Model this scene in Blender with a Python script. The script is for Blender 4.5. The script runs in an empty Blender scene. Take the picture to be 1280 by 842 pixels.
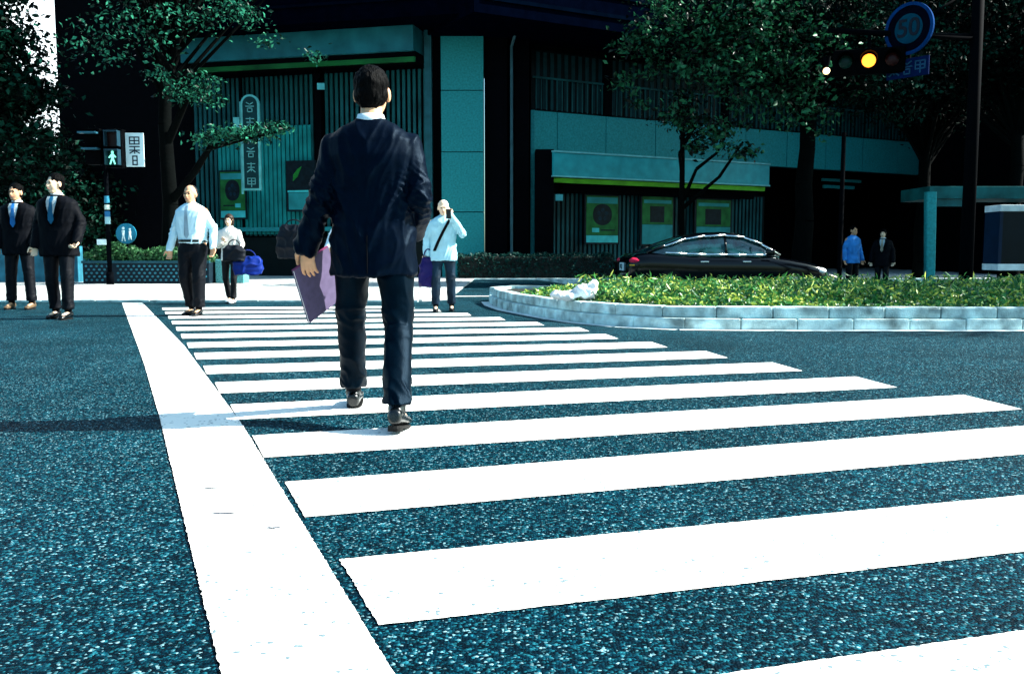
import bpy, bmesh, math, random
import numpy as np
from mathutils import Vector, Matrix, noise, Euler
R = math.radians
random.seed(7); rng = np.random.default_rng(7)
SC = bpy.context.scene
COL = SC.collection

# ------------------------------------------------------------ camera, sky, sun, exposure
H = .86; F = 1150.; PITCH = math.atan(109/F)
cam = bpy.data.cameras.new('camera'); camo = bpy.data.objects.new('camera', cam); COL.objects.link(camo)
camo.location = (0, 0, H); camo.rotation_euler = (math.pi/2-PITCH, 0, 0)
cam.lens = 36*F/1280; cam.sensor_width = 36; cam.clip_end = 2000
SC.camera = camo
SUN_EL, SUN_AZ = 38., 84.            # azimuth clockwise from +Y
w = bpy.data.worlds.new("World"); SC.world = w; w.use_nodes = True
nt = w.node_tree; bg = nt.nodes['Background']
sky = nt.nodes.new('ShaderNodeTexSky'); sky.sky_type = 'NISHITA'; sky.sun_disc = False
sky.sun_elevation = R(SUN_EL); sky.sun_rotation = R(SUN_AZ); sky.dust_density = 2
tint = nt.nodes.new('ShaderNodeMix'); tint.data_type = 'RGBA'; tint.blend_type = 'MULTIPLY'; tint.inputs[0].default_value = 1
tint.inputs[7].default_value = (.70, 1.02, 1.04, 1)
nt.links.new(sky.outputs[0], tint.inputs[6]); bg.inputs[1].default_value = .075
# added white patch that brightens the low sky at far left, broken by noise
wtc = nt.nodes.new('ShaderNodeTexCoord'); wn = nt.nodes.new('ShaderNodeVectorMath'); wn.operation = 'NORMALIZE'; nt.links.new(wtc.outputs['Generated'], wn.inputs[0])
wd = nt.nodes.new('ShaderNodeVectorMath'); wd.operation = 'DOT_PRODUCT'; nt.links.new(wn.outputs[0], wd.inputs[0]); wd.inputs[1].default_value = Vector((-.47, .85, .22)).normalized()
wz = nt.nodes.new('ShaderNodeTexNoise'); wz.inputs['Scale'].default_value = 5; wz.inputs['Detail'].default_value = 7; nt.links.new(wn.outputs[0], wz.inputs['Vector'])
wa = nt.nodes.new('ShaderNodeMath'); wa.operation = 'MULTIPLY_ADD'; nt.links.new(wz.outputs['Fac'], wa.inputs[0]); wa.inputs[1].default_value = .10; nt.links.new(wd.outputs['Value'], wa.inputs[2])
wm = nt.nodes.new('ShaderNodeMapRange'); wm.interpolation_type = 'SMOOTHSTEP'; wm.inputs['From Min'].default_value = .985; wm.inputs['From Max'].default_value = 1.02; nt.links.new(wa.outputs[0], wm.inputs[0])
wc = nt.nodes.new('ShaderNodeMix'); wc.data_type = 'RGBA'; nt.links.new(wm.outputs[0], wc.inputs[0]); nt.links.new(tint.outputs[2], wc.inputs[6]); wc.inputs[7].default_value = (7, 8, 8.4, 1)
nt.links.new(wc.outputs[2], bg.inputs[0])
sl = bpy.data.lights.new('sun', 'SUN'); sl.energy = 4.5; sl.angle = R(.5); sl.color = (1, .97, .9)
so = bpy.data.objects.new('sun', sl); COL.objects.link(so)
sd = Vector((math.cos(R(SUN_EL))*math.sin(R(SUN_AZ)), math.cos(R(SUN_EL))*math.cos(R(SUN_AZ)), math.sin(R(SUN_EL))))
so.rotation_euler = sd.to_track_quat('Z', 'Y').to_euler(); so.location = sd*60
SC.view_settings.view_transform = 'Standard'; SC.view_settings.look = 'None'
SC.view_settings.exposure = 2.1; SC.view_settings.gamma = 1

# ------------------------------------------------------------ measuring helpers
CP, SP = math.cos(PITCH), math.sin(PITCH)
def ray(px, py):
    a = (px-640)/F; b = (421-py)/F
    return Vector((a, CP+b*SP, -SP+b*CP))
def at(px, py, Y):                   # the point seen at a photo pixel at depth Y
    d = ray(px, py); return Vector((0, 0, H))+d*(Y/d.y)
def G(px, py, z=0):
    d = ray(px, py); return Vector((0, 0, H))+d*((z-H)/d.z)

# ------------------------------------------------------------ materials
MATS = {}
def mat(name, col, rough=.6, metal=0, var=.25, scale=4, bump=0, bscale=40, spec=.12, emit=None, es=1, coat=0, stretch=None, stint=None):
    if name in MATS: return MATS[name]
    m = bpy.data.materials.new(name); m.use_nodes = True; MATS[name] = m
    n = m.node_tree.nodes; l = m.node_tree.links; b = n['Principled BSDF']
    b.inputs['Roughness'].default_value = rough; b.inputs['Metallic'].default_value = metal
    b.inputs['Specular IOR Level'].default_value = spec; b.inputs['Coat Weight'].default_value = coat
    if stint: b.inputs['Specular Tint'].default_value = tuple(stint)+(1,)
    tc = n.new('ShaderNodeTexCoord'); mp = n.new('ShaderNodeMapping'); l.new(tc.outputs['Object'], mp.inputs[0])
    if stretch: mp.inputs['Scale'].default_value = stretch
    nz = n.new('ShaderNodeTexNoise'); nz.inputs['Scale'].default_value = scale; nz.inputs['Detail'].default_value = 6
    l.new(mp.outputs[0], nz.inputs['Vector'])
    rp = n.new('ShaderNodeValToRGB'); l.new(nz.outputs['Fac'], rp.inputs[0])
    rp.color_ramp.elements[0].position = .3; rp.color_ramp.elements[1].position = .7
    rp.color_ramp.elements[0].color = tuple(c*(1-var) for c in col)+(1,)
    rp.color_ramp.elements[1].color = tuple(min(1, c*(1+var)) for c in col)+(1,)
    l.new(rp.outputs[0], b.inputs['Base Color'])
    if bump:
        n2 = n.new('ShaderNodeTexNoise'); n2.inputs['Scale'].default_value = bscale; n2.inputs['Detail'].default_value = 4
        l.new(mp.outputs[0], n2.inputs['Vector'])
        bp = n.new('ShaderNodeBump'); bp.inputs['Strength'].default_value = bump; bp.inputs['Distance'].default_value = .02
        l.new(n2.outputs['Fac'], bp.inputs['Height']); l.new(bp.outputs[0], b.inputs['Normal'])
    if emit:
        b.inputs['Emission Color'].default_value = tuple(emit)+(1,); b.inputs['Emission Strength'].default_value = es
    return m

def asphalt_mat():
    m = bpy.data.materials.new('asphalt'); m.use_nodes = True
    n = m.node_tree.nodes; l = m.node_tree.links; b = n['Principled BSDF']
    tc = n.new('ShaderNodeTexCoord')
    vo = n.new('ShaderNodeTexVoronoi'); vo.inputs['Scale'].default_value = 145; vo.inputs['Randomness'].default_value = 1
    l.new(tc.outputs['Object'], vo.inputs['Vector'])
    sep = n.new('ShaderNodeSeparateColor'); l.new(vo.outputs['Color'], sep.inputs[0])
    rp = n.new('ShaderNodeValToRGB'); l.new(sep.outputs[0], rp.inputs[0])
    e = rp.color_ramp.elements
    e[0].position = 0; e[0].color = (.0003, .003, .006, 1); e[1].position = 1; e[1].color = (.15, .28, .31, 1)
    for p, c in ((.45, (.0002, .005, .010)), (.75, (.001, .027, .043)), (.93, (.008, .085, .11))):
        k = e.new(p); k.color = c+(1,)
    big = n.new('ShaderNodeTexNoise'); big.inputs['Scale'].default_value = .9; big.inputs['Detail'].default_value = 9; big.inputs['Roughness'].default_value = .65
    l.new(tc.outputs['Object'], big.inputs['Vector'])
    mr = n.new('ShaderNodeMapRange'); mr.inputs['From Min'].default_value = .3; mr.inputs['From Max'].default_value = .7
    mr.inputs['To Min'].default_value = .6; mr.inputs['To Max'].default_value = 1.4
    md = n.new('ShaderNodeTexNoise'); md.inputs['Scale'].default_value = 26; md.inputs['Detail'].default_value = 5; md.inputs['Roughness'].default_value = .8
    l.new(tc.outputs['Object'], md.inputs['Vector']); ma = n.new('ShaderNodeMapRange'); ma.inputs['From Min'].default_value = .35; ma.inputs['From Max'].default_value = .65; ma.inputs['To Min'].default_value = .3; ma.inputs['To Max'].default_value = 1.7
    l.new(md.outputs['Fac'], ma.inputs[0]); mm_ = n.new('ShaderNodeMath'); mm_.operation = 'MULTIPLY'; l.new(ma.outputs[0], mm_.inputs[0])
    l.new(big.outputs['Fac'], mr.inputs[0])
    mx = n.new('ShaderNodeMix'); mx.data_type = 'RGBA'; mx.blend_type = 'MULTIPLY'; mx.inputs[0].default_value = 1
    l.new(mr.outputs[0], mm_.inputs[1]); l.new(rp.outputs[0], mx.inputs[6]); l.new(mm_.outputs[0], mx.inputs[7]); l.new(mx.outputs[2], b.inputs['Base Color'])
    bp = n.new('ShaderNodeBump'); bp.inputs['Strength'].default_value = .8; bp.inputs['Distance'].default_value = .004
    l.new(vo.outputs['Distance'], bp.inputs['Height']); bp.invert = True
    l.new(bp.outputs[0], b.inputs['Normal'])
    b.inputs['Roughness'].default_value = .62; b.inputs['Specular IOR Level'].default_value = .05; b.inputs['Specular Tint'].default_value = (.2, .7, 1, 1)
    return m
ASPH = asphalt_mat()

def paint_mat():
    m = bpy.data.materials.new('road_paint'); m.use_nodes = True
    n = m.node_tree.nodes; l = m.node_tree.links; b = n['Principled BSDF']
    tc = n.new('ShaderNodeTexCoord')
    vo = n.new('ShaderNodeTexVoronoi'); vo.inputs['Scale'].default_value = 85; l.new(tc.outputs['Object'], vo.inputs['Vector'])
    n1 = n.new('ShaderNodeTexNoise'); n1.inputs['Scale'].default_value = 2.3; n1.inputs['Detail'].default_value = 10; n1.inputs['Roughness'].default_value = .7
    l.new(tc.outputs['Object'], n1.inputs['Vector'])
    rp = n.new('ShaderNodeValToRGB'); l.new(n1.outputs['Fac'], rp.inputs[0])
    rp.color_ramp.elements[0].position = .25; rp.color_ramp.elements[0].color = (.42, .46, .47, 1)
    rp.color_ramp.elements[1].position = .45; rp.color_ramp.elements[1].color = (.78, .78, .74, 1)
    # scuffs: long thin dark scratches
    mp = n.new('ShaderNodeMapping'); mp.inputs['Scale'].default_value = (3.2, 30, 1); mp.inputs['Rotation'].default_value = (0, 0, R(-6))
    l.new(tc.outputs['Object'], mp.inputs[0])
    n2 = n.new('ShaderNodeTexNoise'); n2.inputs['Scale'].default_value = 1.; n2.inputs['Detail'].default_value = 3; l.new(mp.outputs[0], n2.inputs['Vector'])
    r2 = n.new('ShaderNodeValToRGB'); l.new(n2.outputs['Fac'], r2.inputs[0])
    r2.color_ramp.elements[0].position = .225; r2.color_ramp.elements[0].color = (.12, .13, .15, 1)
    r2.color_ramp.elements[1].position = .25; r2.color_ramp.elements[1].color = (1, 1, 1, 1)
    mx = n.new('ShaderNodeMix'); mx.data_type = 'RGBA'; mx.blend_type = 'MULTIPLY'; mx.inputs[0].default_value = 1
    l.new(rp.outputs[0], mx.inputs[6]); l.new(r2.outputs[0], mx.inputs[7])
    sp_ = n.new('ShaderNodeSeparateColor'); l.new(vo.outputs['Color'], sp_.inputs[0])
    wr = n.new('ShaderNodeTexNoise'); wr.inputs['Scale'].default_value = 1.7; wr.inputs['Detail'].default_value = 8; wr.inputs['Roughness'].default_value = .75; l.new(tc.outputs['Object'], wr.inputs['Vector'])
    wq = n.new('ShaderNodeMath'); wq.operation = 'MULTIPLY_ADD'; l.new(wr.outputs['Fac'], wq.inputs[0]); wq.inputs[1].default_value = .35; l.new(sp_.outputs[0], wq.inputs[2])
    w3 = n.new('ShaderNodeMapRange'); l.new(wq.outputs[0], w3.inputs[0]); w3.inputs['From Min'].default_value = 1.135; w3.inputs['From Max'].default_value = 1.15
    m3 = n.new('ShaderNodeMix'); m3.data_type = 'RGBA'; l.new(w3.outputs[0], m3.inputs[0]); l.new(mx.outputs[2], m3.inputs[6]); m3.inputs[7].default_value = (.10, .15, .17, 1)
    l.new(m3.outputs[2], b.inputs['Base Color'])
    bp = n.new('ShaderNodeBump'); bp.inputs['Strength'].default_value = .35; bp.inputs['Distance'].default_value = .004; bp.invert = True
    l.new(vo.outputs['Distance'], bp.inputs['Height']); l.new(bp.outputs[0], b.inputs['Normal'])
    b.inputs['Roughness'].default_value = .7
    return m
PAINT = paint_mat()

def leaf_mat(name, dark, light, scale=2.5, rough=.45, transl=.25, yellow=None, spec=.12, rng_=(.45, 1.)):
    m = bpy.data.materials.new(name); m.use_nodes = True
    n = m.node_tree.nodes; l = m.node_tree.links; b = n['Principled BSDF']
    g = n.new('ShaderNodeNewGeometry')
    nz = n.new('ShaderNodeTexNoise'); nz.inputs['Scale'].default_value = scale; nz.inputs['Detail'].default_value = 3
    l.new(g.outputs['Position'], nz.inputs['Vector'])
    ad = n.new('ShaderNodeMath'); ad.operation = 'ADD'; mu = n.new('ShaderNodeMath'); mu.operation = 'MULTIPLY'; mu.inputs[1].default_value = .6
    l.new(g.outputs['Random Per Island'], mu.inputs[0]); l.new(nz.outputs['Fac'], ad.inputs[0]); l.new(mu.outputs[0], ad.inputs[1])
    rp = n.new('ShaderNodeValToRGB'); l.new(ad.outputs[0], rp.inputs[0])
    rp.color_ramp.elements[0].position = rng_[0]; rp.color_ramp.elements[0].color = dark+(1,)
    rp.color_ramp.elements[1].position = min(1, rng_[1]); rp.color_ramp.elements[1].color = light+(1,)
    if yellow:
        k = rp.color_ramp.elements.new(.93); k.color = light+(1,); rp.color_ramp.elements[2].color = yellow+(1,)
    l.new(rp.outputs[0], b.inputs['Base Color']); b.inputs['Roughness'].default_value = rough; b.inputs['Specular IOR Level'].default_value = spec
    tr = n.new('ShaderNodeBsdfTranslucent'); l.new(rp.outputs[0], tr.inputs[0])
    ms = n.new('ShaderNodeMixShader'); ms.inputs[0].default_value = transl
    l.new(b.outputs[0], ms.inputs[1]); l.new(tr.outputs[0], ms.inputs[2]); l.new(ms.outputs[0], n['Material Output'].inputs[0])
    return m
IVY = leaf_mat('ivy_leaves', (.003, .04, .018), (.05, .25, .05), 5, .4, .25, (.42, .52, .09), .4)
TREEL = leaf_mat('tree_leaves', (.0004, .003, .002), (.004, .038, .024), 2.2, .45, .05, None, .03, (.82, 1.25))  # few pale leaves on near-black stand for highlights in the crown
HEDGEL = leaf_mat('hedge_leaves', (.0006, .008, .006), (.008, .06, .05), 6, .5, .1)
SHRUBL = leaf_mat('shrub_leaves', (.005, .03, .015), (.05, .16, .06), 6, .4, .2)
FARL = leaf_mat('far_leaves', (.0003, .001, .001), (.0015, .012, .008), 2, .6, .05, None, .02, (.8, 1.2))
BARK = mat('bark', (.0012, .002, .002), .95, spec=.03, bump=.6, bscale=12)

# ------------------------------------------------------------ object helpers
def link(name, bm, m, parent=None, smooth=False, kind=None, label=None):
    me = bpy.data.meshes.new(name); bmesh.ops.recalc_face_normals(bm, faces=bm.faces); bm.to_mesh(me); bm.free()
    return linkme(name, me, m, parent, smooth, kind, label)
def linkme(name, me, m, parent=None, smooth=False, kind=None, label=None):
    if m is not None:
        if isinstance(m, (list, tuple)):
            for k in m: me.materials.append(k)
        else:
            me.materials.clear(); me.materials.append(m)
    if smooth: me.polygons.foreach_set('use_smooth', [True]*len(me.polygons))
    o = bpy.data.objects.new(name, me); COL.objects.link(o)
    if parent is not None: o.parent = parent
    if kind: o['kind'] = kind
    if label: o['label'] = label
    return o
def thing(name, label, cat, loc=(0, 0, 0), rz=0, group=None, scale=1):
    o = bpy.data.objects.new(name, None); COL.objects.link(o); o.location = loc; o.rotation_euler = (0, 0, rz); o.scale = (scale,)*3
    o['label'] = label; o['category'] = cat
    if group: o['group'] = group
    o.empty_display_size = .2
    return o
def tag(o, label, cat, group=None, kind=None):
    o['label'] = label; o['category'] = cat
    if group: o['group'] = group
    if kind: o['kind'] = kind
    return o
def box(bm, x0, x1, y0, y1, z0, z1, bev=0, M=None):
    vs = bmesh.ops.create_cube(bm, size=1)['verts']
    T = Matrix.Translation(((x0+x1)/2, (y0+y1)/2, (z0+z1)/2)) @ Matrix.Diagonal((abs(x1-x0), abs(y1-y0), abs(z1-z0), 1))
    if M is not None: T = M @ T
    bmesh.ops.transform(bm, matrix=T, verts=vs)
    if bev:
        es = list({e for v in vs for e in v.link_edges})
        bmesh.ops.bevel(bm, geom=es, offset=bev, segments=2, affect='EDGES', profile=.6)
def tube(bm, p0, p1, r0, r1=None, n=12, caps=True):
    p0 = Vector(p0); p1 = Vector(p1); r1 = r0 if r1 is None else r1
    d = p1-p0; L = d.length
    if L < 1e-6: return
    q = d.to_track_quat('Z', 'Y').to_matrix().to_4x4()
    bmesh.ops.create_cone(bm, cap_ends=caps, segments=n, radius1=r0, radius2=r1, depth=L, matrix=Matrix.Translation((p0+p1)/2) @ q)
def ball(bm, c, r, u=16, v=12, rot=None):
    r = (r, r, r) if isinstance(r, (int, float)) else r
    M = Matrix.Translation(c) @ (rot.to_4x4() if rot is not None else Matrix.Identity(4)) @ Matrix.Diagonal((r[0], r[1], r[2], 1))
    bmesh.ops.create_uvsphere(bm, u_segments=u, v_segments=v, radius=1, matrix=M)
def chain(bm, pts, rad):
    for i, p in enumerate(pts): ball(bm, p, rad[i], 14, 10)
    for i in range(len(pts)-1): tube(bm, pts[i], pts[i+1], rad[i], rad[i+1], 14)
def loft(bm, secs, n=28, pw=2.2, cap=True):
    """secs: (centre, axis a, axis b) rings, joined and capped"""
    rings = []
    for c, a, b in secs:
        c = Vector(c); a = Vector(a); b = Vector(b); r = []
        for i in range(n):
            t = 2*math.pi*i/n; ct, st = math.cos(t), math.sin(t)
            x = math.copysign(abs(ct)**(2/pw), ct); y = math.copysign(abs(st)**(2/pw), st)
            r.append(bm.verts.new(c+a*x+b*y))
        rings.append(r)
    for i in range(len(rings)-1):
        for j in range(n):
            k = (j+1) % n; bm.faces.new((rings[i][j], rings[i][k], rings[i+1][k], rings[i+1][j]))
    if cap:
        bm.faces.new(rings[0][::-1]); bm.faces.new(rings[-1])
def zloft(bm, secs, n=28, pw=2.2):    # (z, rx, ry, cx, cy)
    loft(bm, [((s[3] if len(s) > 3 else 0, s[4] if len(s) > 4 else 0, s[0]), (s[1], 0, 0), (0, s[2], 0)) for s in secs], n, pw)
def prism(bm, pts, z0, z1):
    lo = [bm.verts.new((p[0], p[1], z0)) for p in pts]; hi = [bm.verts.new((p[0], p[1], z1)) for p in pts]
    bm.faces.new(lo[::-1]); bm.faces.new(hi); n = len(pts)
    for i in range(n):
        j = (i+1) % n; bm.faces.new((lo[i], lo[j], hi[j], hi[i]))
def remesh(bm, voxel, smooth=4, fold=None):
    """fuse overlapping closed pieces into one continuous skin, then add folds"""
    me = bpy.data.meshes.new('tmp'); bmesh.ops.recalc_face_normals(bm, faces=bm.faces); bm.to_mesh(me); bm.free()
    o = bpy.data.objects.new('tmp', me); COL.objects.link(o)
    r = o.modifiers.new('r', 'REMESH'); r.mode = 'VOXEL'; r.voxel_size = voxel
    if smooth:
        s = o.modifiers.new('s', 'SMOOTH'); s.factor = .5; s.iterations = smooth
    dg = bpy.context.evaluated_depsgraph_get(); dg.update()
    out = bpy.data.meshes.new_from_object(o.evaluated_get(dg))
    bpy.data.objects.remove(o); bpy.data.meshes.remove(me)
    if fold:
        n = len(out.vertices); co = np.empty(n*3); no = np.empty(n*3)
        out.vertices.foreach_get('co', co); out.vertices.foreach_get('normal', no)
        co = co.reshape(-1, 3); no = no.reshape(-1, 3)
        d = np.array([fold(Vector(c)) for c in co])
        co += no*d[:, None]; out.vertices.foreach_set('co', co.ravel()); out.update()
    return out
def ridge(p, s):
    v = noise.noise(p*s); return (1-min(1, abs(v)*2.2))**2

def leaves(name, pts, size, m, parent=None, up=.3, kind=None, dirs=None, aspect=.55):
    """a leaf-shaped pair of faces at every point"""
    pts = np.asarray(pts); N = len(pts)
    nrm = rng.normal(size=(N, 3)); nrm[:, 2] += up*2; nrm /= np.linalg.norm(nrm, axis=1)[:, None]
    t = rng.normal(size=(N, 3)); t -= (t*nrm).sum(1)[:, None]*nrm; t /= np.linalg.norm(t, axis=1)[:, None]
    b = np.cross(nrm, t); s = size*(.6+.8*rng.random(N))[:, None]
    v = np.empty((N, 4, 3))
    v[:, 0] = pts-t*s*.5; v[:, 1] = pts+b*s*aspect*.5+nrm*s*.08; v[:, 2] = pts+t*s*.5-nrm*s*.1; v[:, 3] = pts-b*s*aspect*.5+nrm*s*.08
    me = bpy.data.meshes.new(name); me.vertices.add(N*4); me.vertices.foreach_set('co', v.ravel())
    f = np.empty((N, 2, 3), dtype=np.int32); k = np.arange(N)*4
    f[:, 0] = np.stack([k, k+1, k+2], 1); f[:, 1] = np.stack([k, k+2, k+3], 1)
    me.loops.add(N*6); me.loops.foreach_set('vertex_index', f.ravel())
    me.polygons.add(N*2); me.polygons.foreach_set('loop_start', np.arange(0, N*6, 3, dtype=np.int32))
    me.update(calc_edges=True); me.validate()
    return linkme(name, me, m, parent, kind=kind)

# ============================================================ GROUND
def zroad(x, y):
    def ss(a, b, t):
        t = min(1, max(0, (t-a)/(b-a))); return t*t*(3-2*t)
    return -.25*ss(.5, 2.6, x)*ss(14.2, 18., y)*(1-ss(60, 90, y))
bm = bmesh.new()
xs = [-300, -80, -40, -20, -10, -5, -2, -1, -.5]+[i*.25 for i in range(0, 13)]+[4, 6, 9, 14, 20, 40, 80, 300]
ys = [-100, -20, -5, 0, 2, 4, 6, 8, 10, 12, 13]+[14+i*.25 for i in range(0, 18)]+[20, 24, 30, 40, 60, 65, 70, 75, 80, 85, 90, 150, 400]
gv = [[bm.verts.new((x, y, zroad(x, y))) for x in xs] for y in ys]
for j in range(len(ys)-1):
    for i in range(len(xs)-1): bm.faces.new((gv[j][i], gv[j][i+1], gv[j+1][i+1], gv[j+1][i]))
link('road', bm, ASPH, kind='structure', smooth=True)

# painted marks: worn edges, 4 mm above the asphalt
def painted(name, poly, z=.004, jit=.0045, step=.012):
    pts = []
    for i in range(len(poly)):
        a = Vector(poly[i]+(0,)) if len(poly[i]) == 2 else Vector(poly[i]); b = Vector(poly[(i+1) % len(poly)]+(0,)) if len(poly[0]) == 2 else Vector(poly[(i+1) % len(poly)])
        L = (b-a).length; st = max(step, L/420); k = max(1, int(L/st)); nn = Vector((-(b-a).y, (b-a).x, 0)).normalized()
        for j in range(k):
            p = a+(b-a)*j/k
            o = (.7*noise.noise(p*55)+.8*noise.noise(p*140))*jit*(1 if 0 < j < k else 0)
            pts.append(p+nn*o)
    bm = bmesh.new(); f = bm.faces.new([bm.verts.new((p.x, p.y, z)) for p in pts])
    bmesh.ops.triangulate(bm, faces=[f])
    return link(name, bm, PAINT, kind='structure')
for k in range(-1, 14):
    Lt = Vector((-.48-.362*k, 2.49+.856*k)); Rt = Vector((2.68-.345*(k-2), 5.40+.79*(k-2)))
    if k < 1: Rt = Lt+Vector((3.9, 3.9*.295))
    if k > 7: Rt = Lt+(Rt-Lt).normalized()*max(3.2, 4.3-.1*(k-7))
    th = .45
    Lb = Lt+Vector((.175, -.45)); Rb = Rt+Vector((.075, -.49))
    painted('crosswalk_stripe', [tuple(Lb), tuple(Rb), tuple(Rt), tuple(Lt)])
painted('crosswalk_edge_line', [(-.20, 1.70), (-1.32, 4.45), (-2.95, 8.23), (-5.97, 14.85), (-6.30, 14.85), (-2.80, 6.95), (-1.82, 4.69), (-.55, 1.70)])
for (px, py, L_, a_) in ((265, 611, .07, -6), (280, 643, .09, -4), (342, 661, .05, -5)):
    c_ = G(px, py); pts_ = []
    for i in range(14):
        t_ = 2*math.pi*i/14; q_ = Vector((L_/2*math.cos(t_), .006*math.sin(t_)*(1+.5*math.sin(3*t_)), 0)); q_.rotate(Euler((0, 0, R(-a_)))); pts_.append((c_.x+q_.x, c_.y+q_.y, .0065))
    bm = bmesh.new(); bm.faces.new([bm.verts.new(v_) for v_ in pts_]); link('scuff_mark', bm, mat('rubber_scuff', (.03, .04, .06), .9), kind='structure')
painted('road_line', [(-1.1, 16.9), (1.2, 17.2), (1.2, 17.38), (-1.1, 17.08)])

# far pavement
PAVE = mat('pavement_concrete', (.44, .46, .45), .85, var=.25, scale=3, bump=.3, bscale=60)
def pavement_mat():
    m = PAVE; n = m.node_tree.nodes; l = m.node_tree.links; b = n['Principled BSDF']
    br = n.new('ShaderNodeTexBrick'); br.inputs['Scale'].default_value = 1; br.offset = .5
    br.inputs['Brick Width'].default_value = .9; br.inputs['Row Height'].default_value = .6; br.inputs['Mortar Size'].default_value = .014
    br.inputs['Color1'].default_value = (1, 1, 1, 1); br.inputs['Color2'].default_value = (.8, .84, .84, 1); br.inputs['Mortar'].default_value = (.15, .25, .28, 1)
    tc = n.new('ShaderNodeTexCoord'); l.new(tc.outputs['Object'], br.inputs['Vector'])
    old = b.inputs['Base Color'].links[0].from_socket
    mx = n.new('ShaderNodeMix'); mx.data_type = 'RGBA'; mx.blend_type = 'MULTIPLY'; mx.inputs[0].default_value = 1
    l.new(old, mx.inputs[6]); l.new(br.outputs['Color'], mx.inputs[7]); l.new(mx.outputs[2], b.inputs['Base Color'])
pavement_mat()
bm = bmesh.new(); prism(bm, [(-80, 15.55), (-1.5, 15.35), (-1.1, 15.8), (-1.1, 26.6), (40, 26.6), (40, 90), (-80, 90)], -.3, .03)
link('pavement', bm, PAVE, kind='structure')
KERB = mat('kerb_granite', (.44, .58, .57), .8, var=.6, scale=5, bump=.5, bscale=60)
bm = bmesh.new()
def kerb_run(bm, pts, w_, z0, z1, L=.6, gap=.012, off=0, bev=.012):
    """kerb stones laid along a polyline; the stones keep to the left of it"""
    seg = [Vector(p) for p in pts]; tot = [0]
    for i in range(len(seg)-1): tot.append(tot[-1]+(seg[i+1]-seg[i]).length)
    def P(s):
        s = min(max(s, 0), tot[-1]-1e-6)
        for i in range(len(seg)-1):
            if s <= tot[i+1]: return seg[i].lerp(seg[i+1], (s-tot[i])/(tot[i+1]-tot[i]))
    s = off
    while s < tot[-1]-.05:
        a = P(s); b = P(min(s+L, tot[-1])); d = (b-a); l = d.length
        if l < .08: break
        d.normalize(); M = Matrix.Translation((a.x, a.y, 0)) @ Matrix.Rotation(math.atan2(d.y, d.x), 4, 'Z')
        j = random.uniform(-.004, .004)
        box(bm, gap/2, l-gap/2, j, w_+j, z0, z1+random.uniform(-.004, .004), bev, M); s += L
for (a, b) in (((-60, 15.4), (-1.55, 15.2)),): kerb_run(bm, [a, b], .15, -.1, .035, .9)
kerb_run(bm, [(-1.1, 26.45), (22, 26.45)], .15, -.4, .04, .9)
link('kerb', bm, KERB, kind='structure')

# median island with two courses of kerb stone
front = [(-.38, 15.2), (-.30, 14.2), (-.08, 13.1), (.25, 12.15), (.52, 11.4), (.78, 10.85), (1.2, 10.3), (1.81, 9.93), (2.8, 9.83), (5.47, 9.80), (26, 9.8)]
back = [(26, 14.3), (6, 14.35), (3, 14.7), (1.6, 15.2), (.4, 15.9), (0, 15.95), (-.38, 15.2)]
bm = bmesh.new()
kerb_run(bm, front, .17, -.3, .120, .60, .007, 0, .020)
kerb_run(bm, [Vector(p)+Vector((.05, .05)) for p in front], .15, .122, .245, .60, .007, .3, .022)
kerb_run(bm, back, .16, -.4, .245, .8)
# dished gutter strip in front
link('island_kerb', bm, KERB, kind='structure')
bm = bmesh.new(); gp = [Vector(p) for p in front]
for i in range(len(gp)-1):
    d = (gp[i+1]-gp[i]).normalized(); nn = Vector((d.y, -d.x))
    vs = [gp[i], gp[i+1], gp[i+1]+nn*.13, gp[i]+nn*.13]
    bm.faces.new([bm.verts.new((v.x, v.y, .005)) for v in vs])
bmesh.ops.remove_doubles(bm, verts=bm.verts, dist=.01)
link('gutter', bm, mat('gutter_concrete', (.55, .62, .62), .8, var=.3, scale=12), kind='structure')
SOIL = mat('soil', (.02, .022, .02), 1, bump=.5)
bm = bmesh.new()
poly = [(p[0]+.12, p[1]+.12) for p in front]+[(p[0], p[1]-.1) for p in back[:-1]]
prism(bm, poly, .0, .2); link('island_soil', bm, SOIL, kind='structure')

# ivy over the island: uncountable
def inpoly(x, y, P):
    c = False; j = len(P)-1
    for i in range(len(P)):
        if (P[i][1] > y) != (P[j][1] > y) and x < (P[j][0]-P[i][0])*(y-P[i][1])/(P[j][1]-P[i][1])+P[i][0]: c = not c
        j = i
    return c
ip = [(p[0]+.18, p[1]+.22) for p in front[2:-1]]+[(15, 10.02), (15, 14.1), (6, 14.15), (3, 14.4), (1.5, 14.6), (.75, 14.2)]
pts = []
while len(pts) < 95000:
    x = random.uniform(0, 15); y = random.uniform(9.9, 14.8)
    if random.random() > 1.15-x/18: continue
    if not inpoly(x, y, ip): continue
    edge = min(1, (y-9.9)/.9)*min(1, max(.12, (x-.1-.0*(y))/1.3))
    h = .04+(.26*edge)*(.55+.45*noise.noise((x*1.3, y*1.3, 0)))+.05*noise.noise((x*5, y*5, 3))
    pts.append((x, y, .2+max(.01, h)*random.uniform(.15, 1.05)))
iv = leaves('ivy', pts, .055, IVY, up=.5); iv['kind'] = 'stuff'; iv['label'] = 'bright green ivy covering the kerbed traffic island'; iv['category'] = 'ivy'
# upright grassy blades among it
bp_ = []
for _ in range(2500):
    x = random.uniform(.9, 14); y = random.uniform(10.2, 14)
    if inpoly(x, y, ip): bp_.append((x, y, .42+random.uniform(-.06, .08)))
g2 = leaves('grass', bp_, .11, IVY, up=-.1, aspect=.16); g2['kind'] = 'stuff'; g2['label'] = 'thin grass blades standing out of the ivy on the island'; g2['category'] = 'grass'

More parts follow.
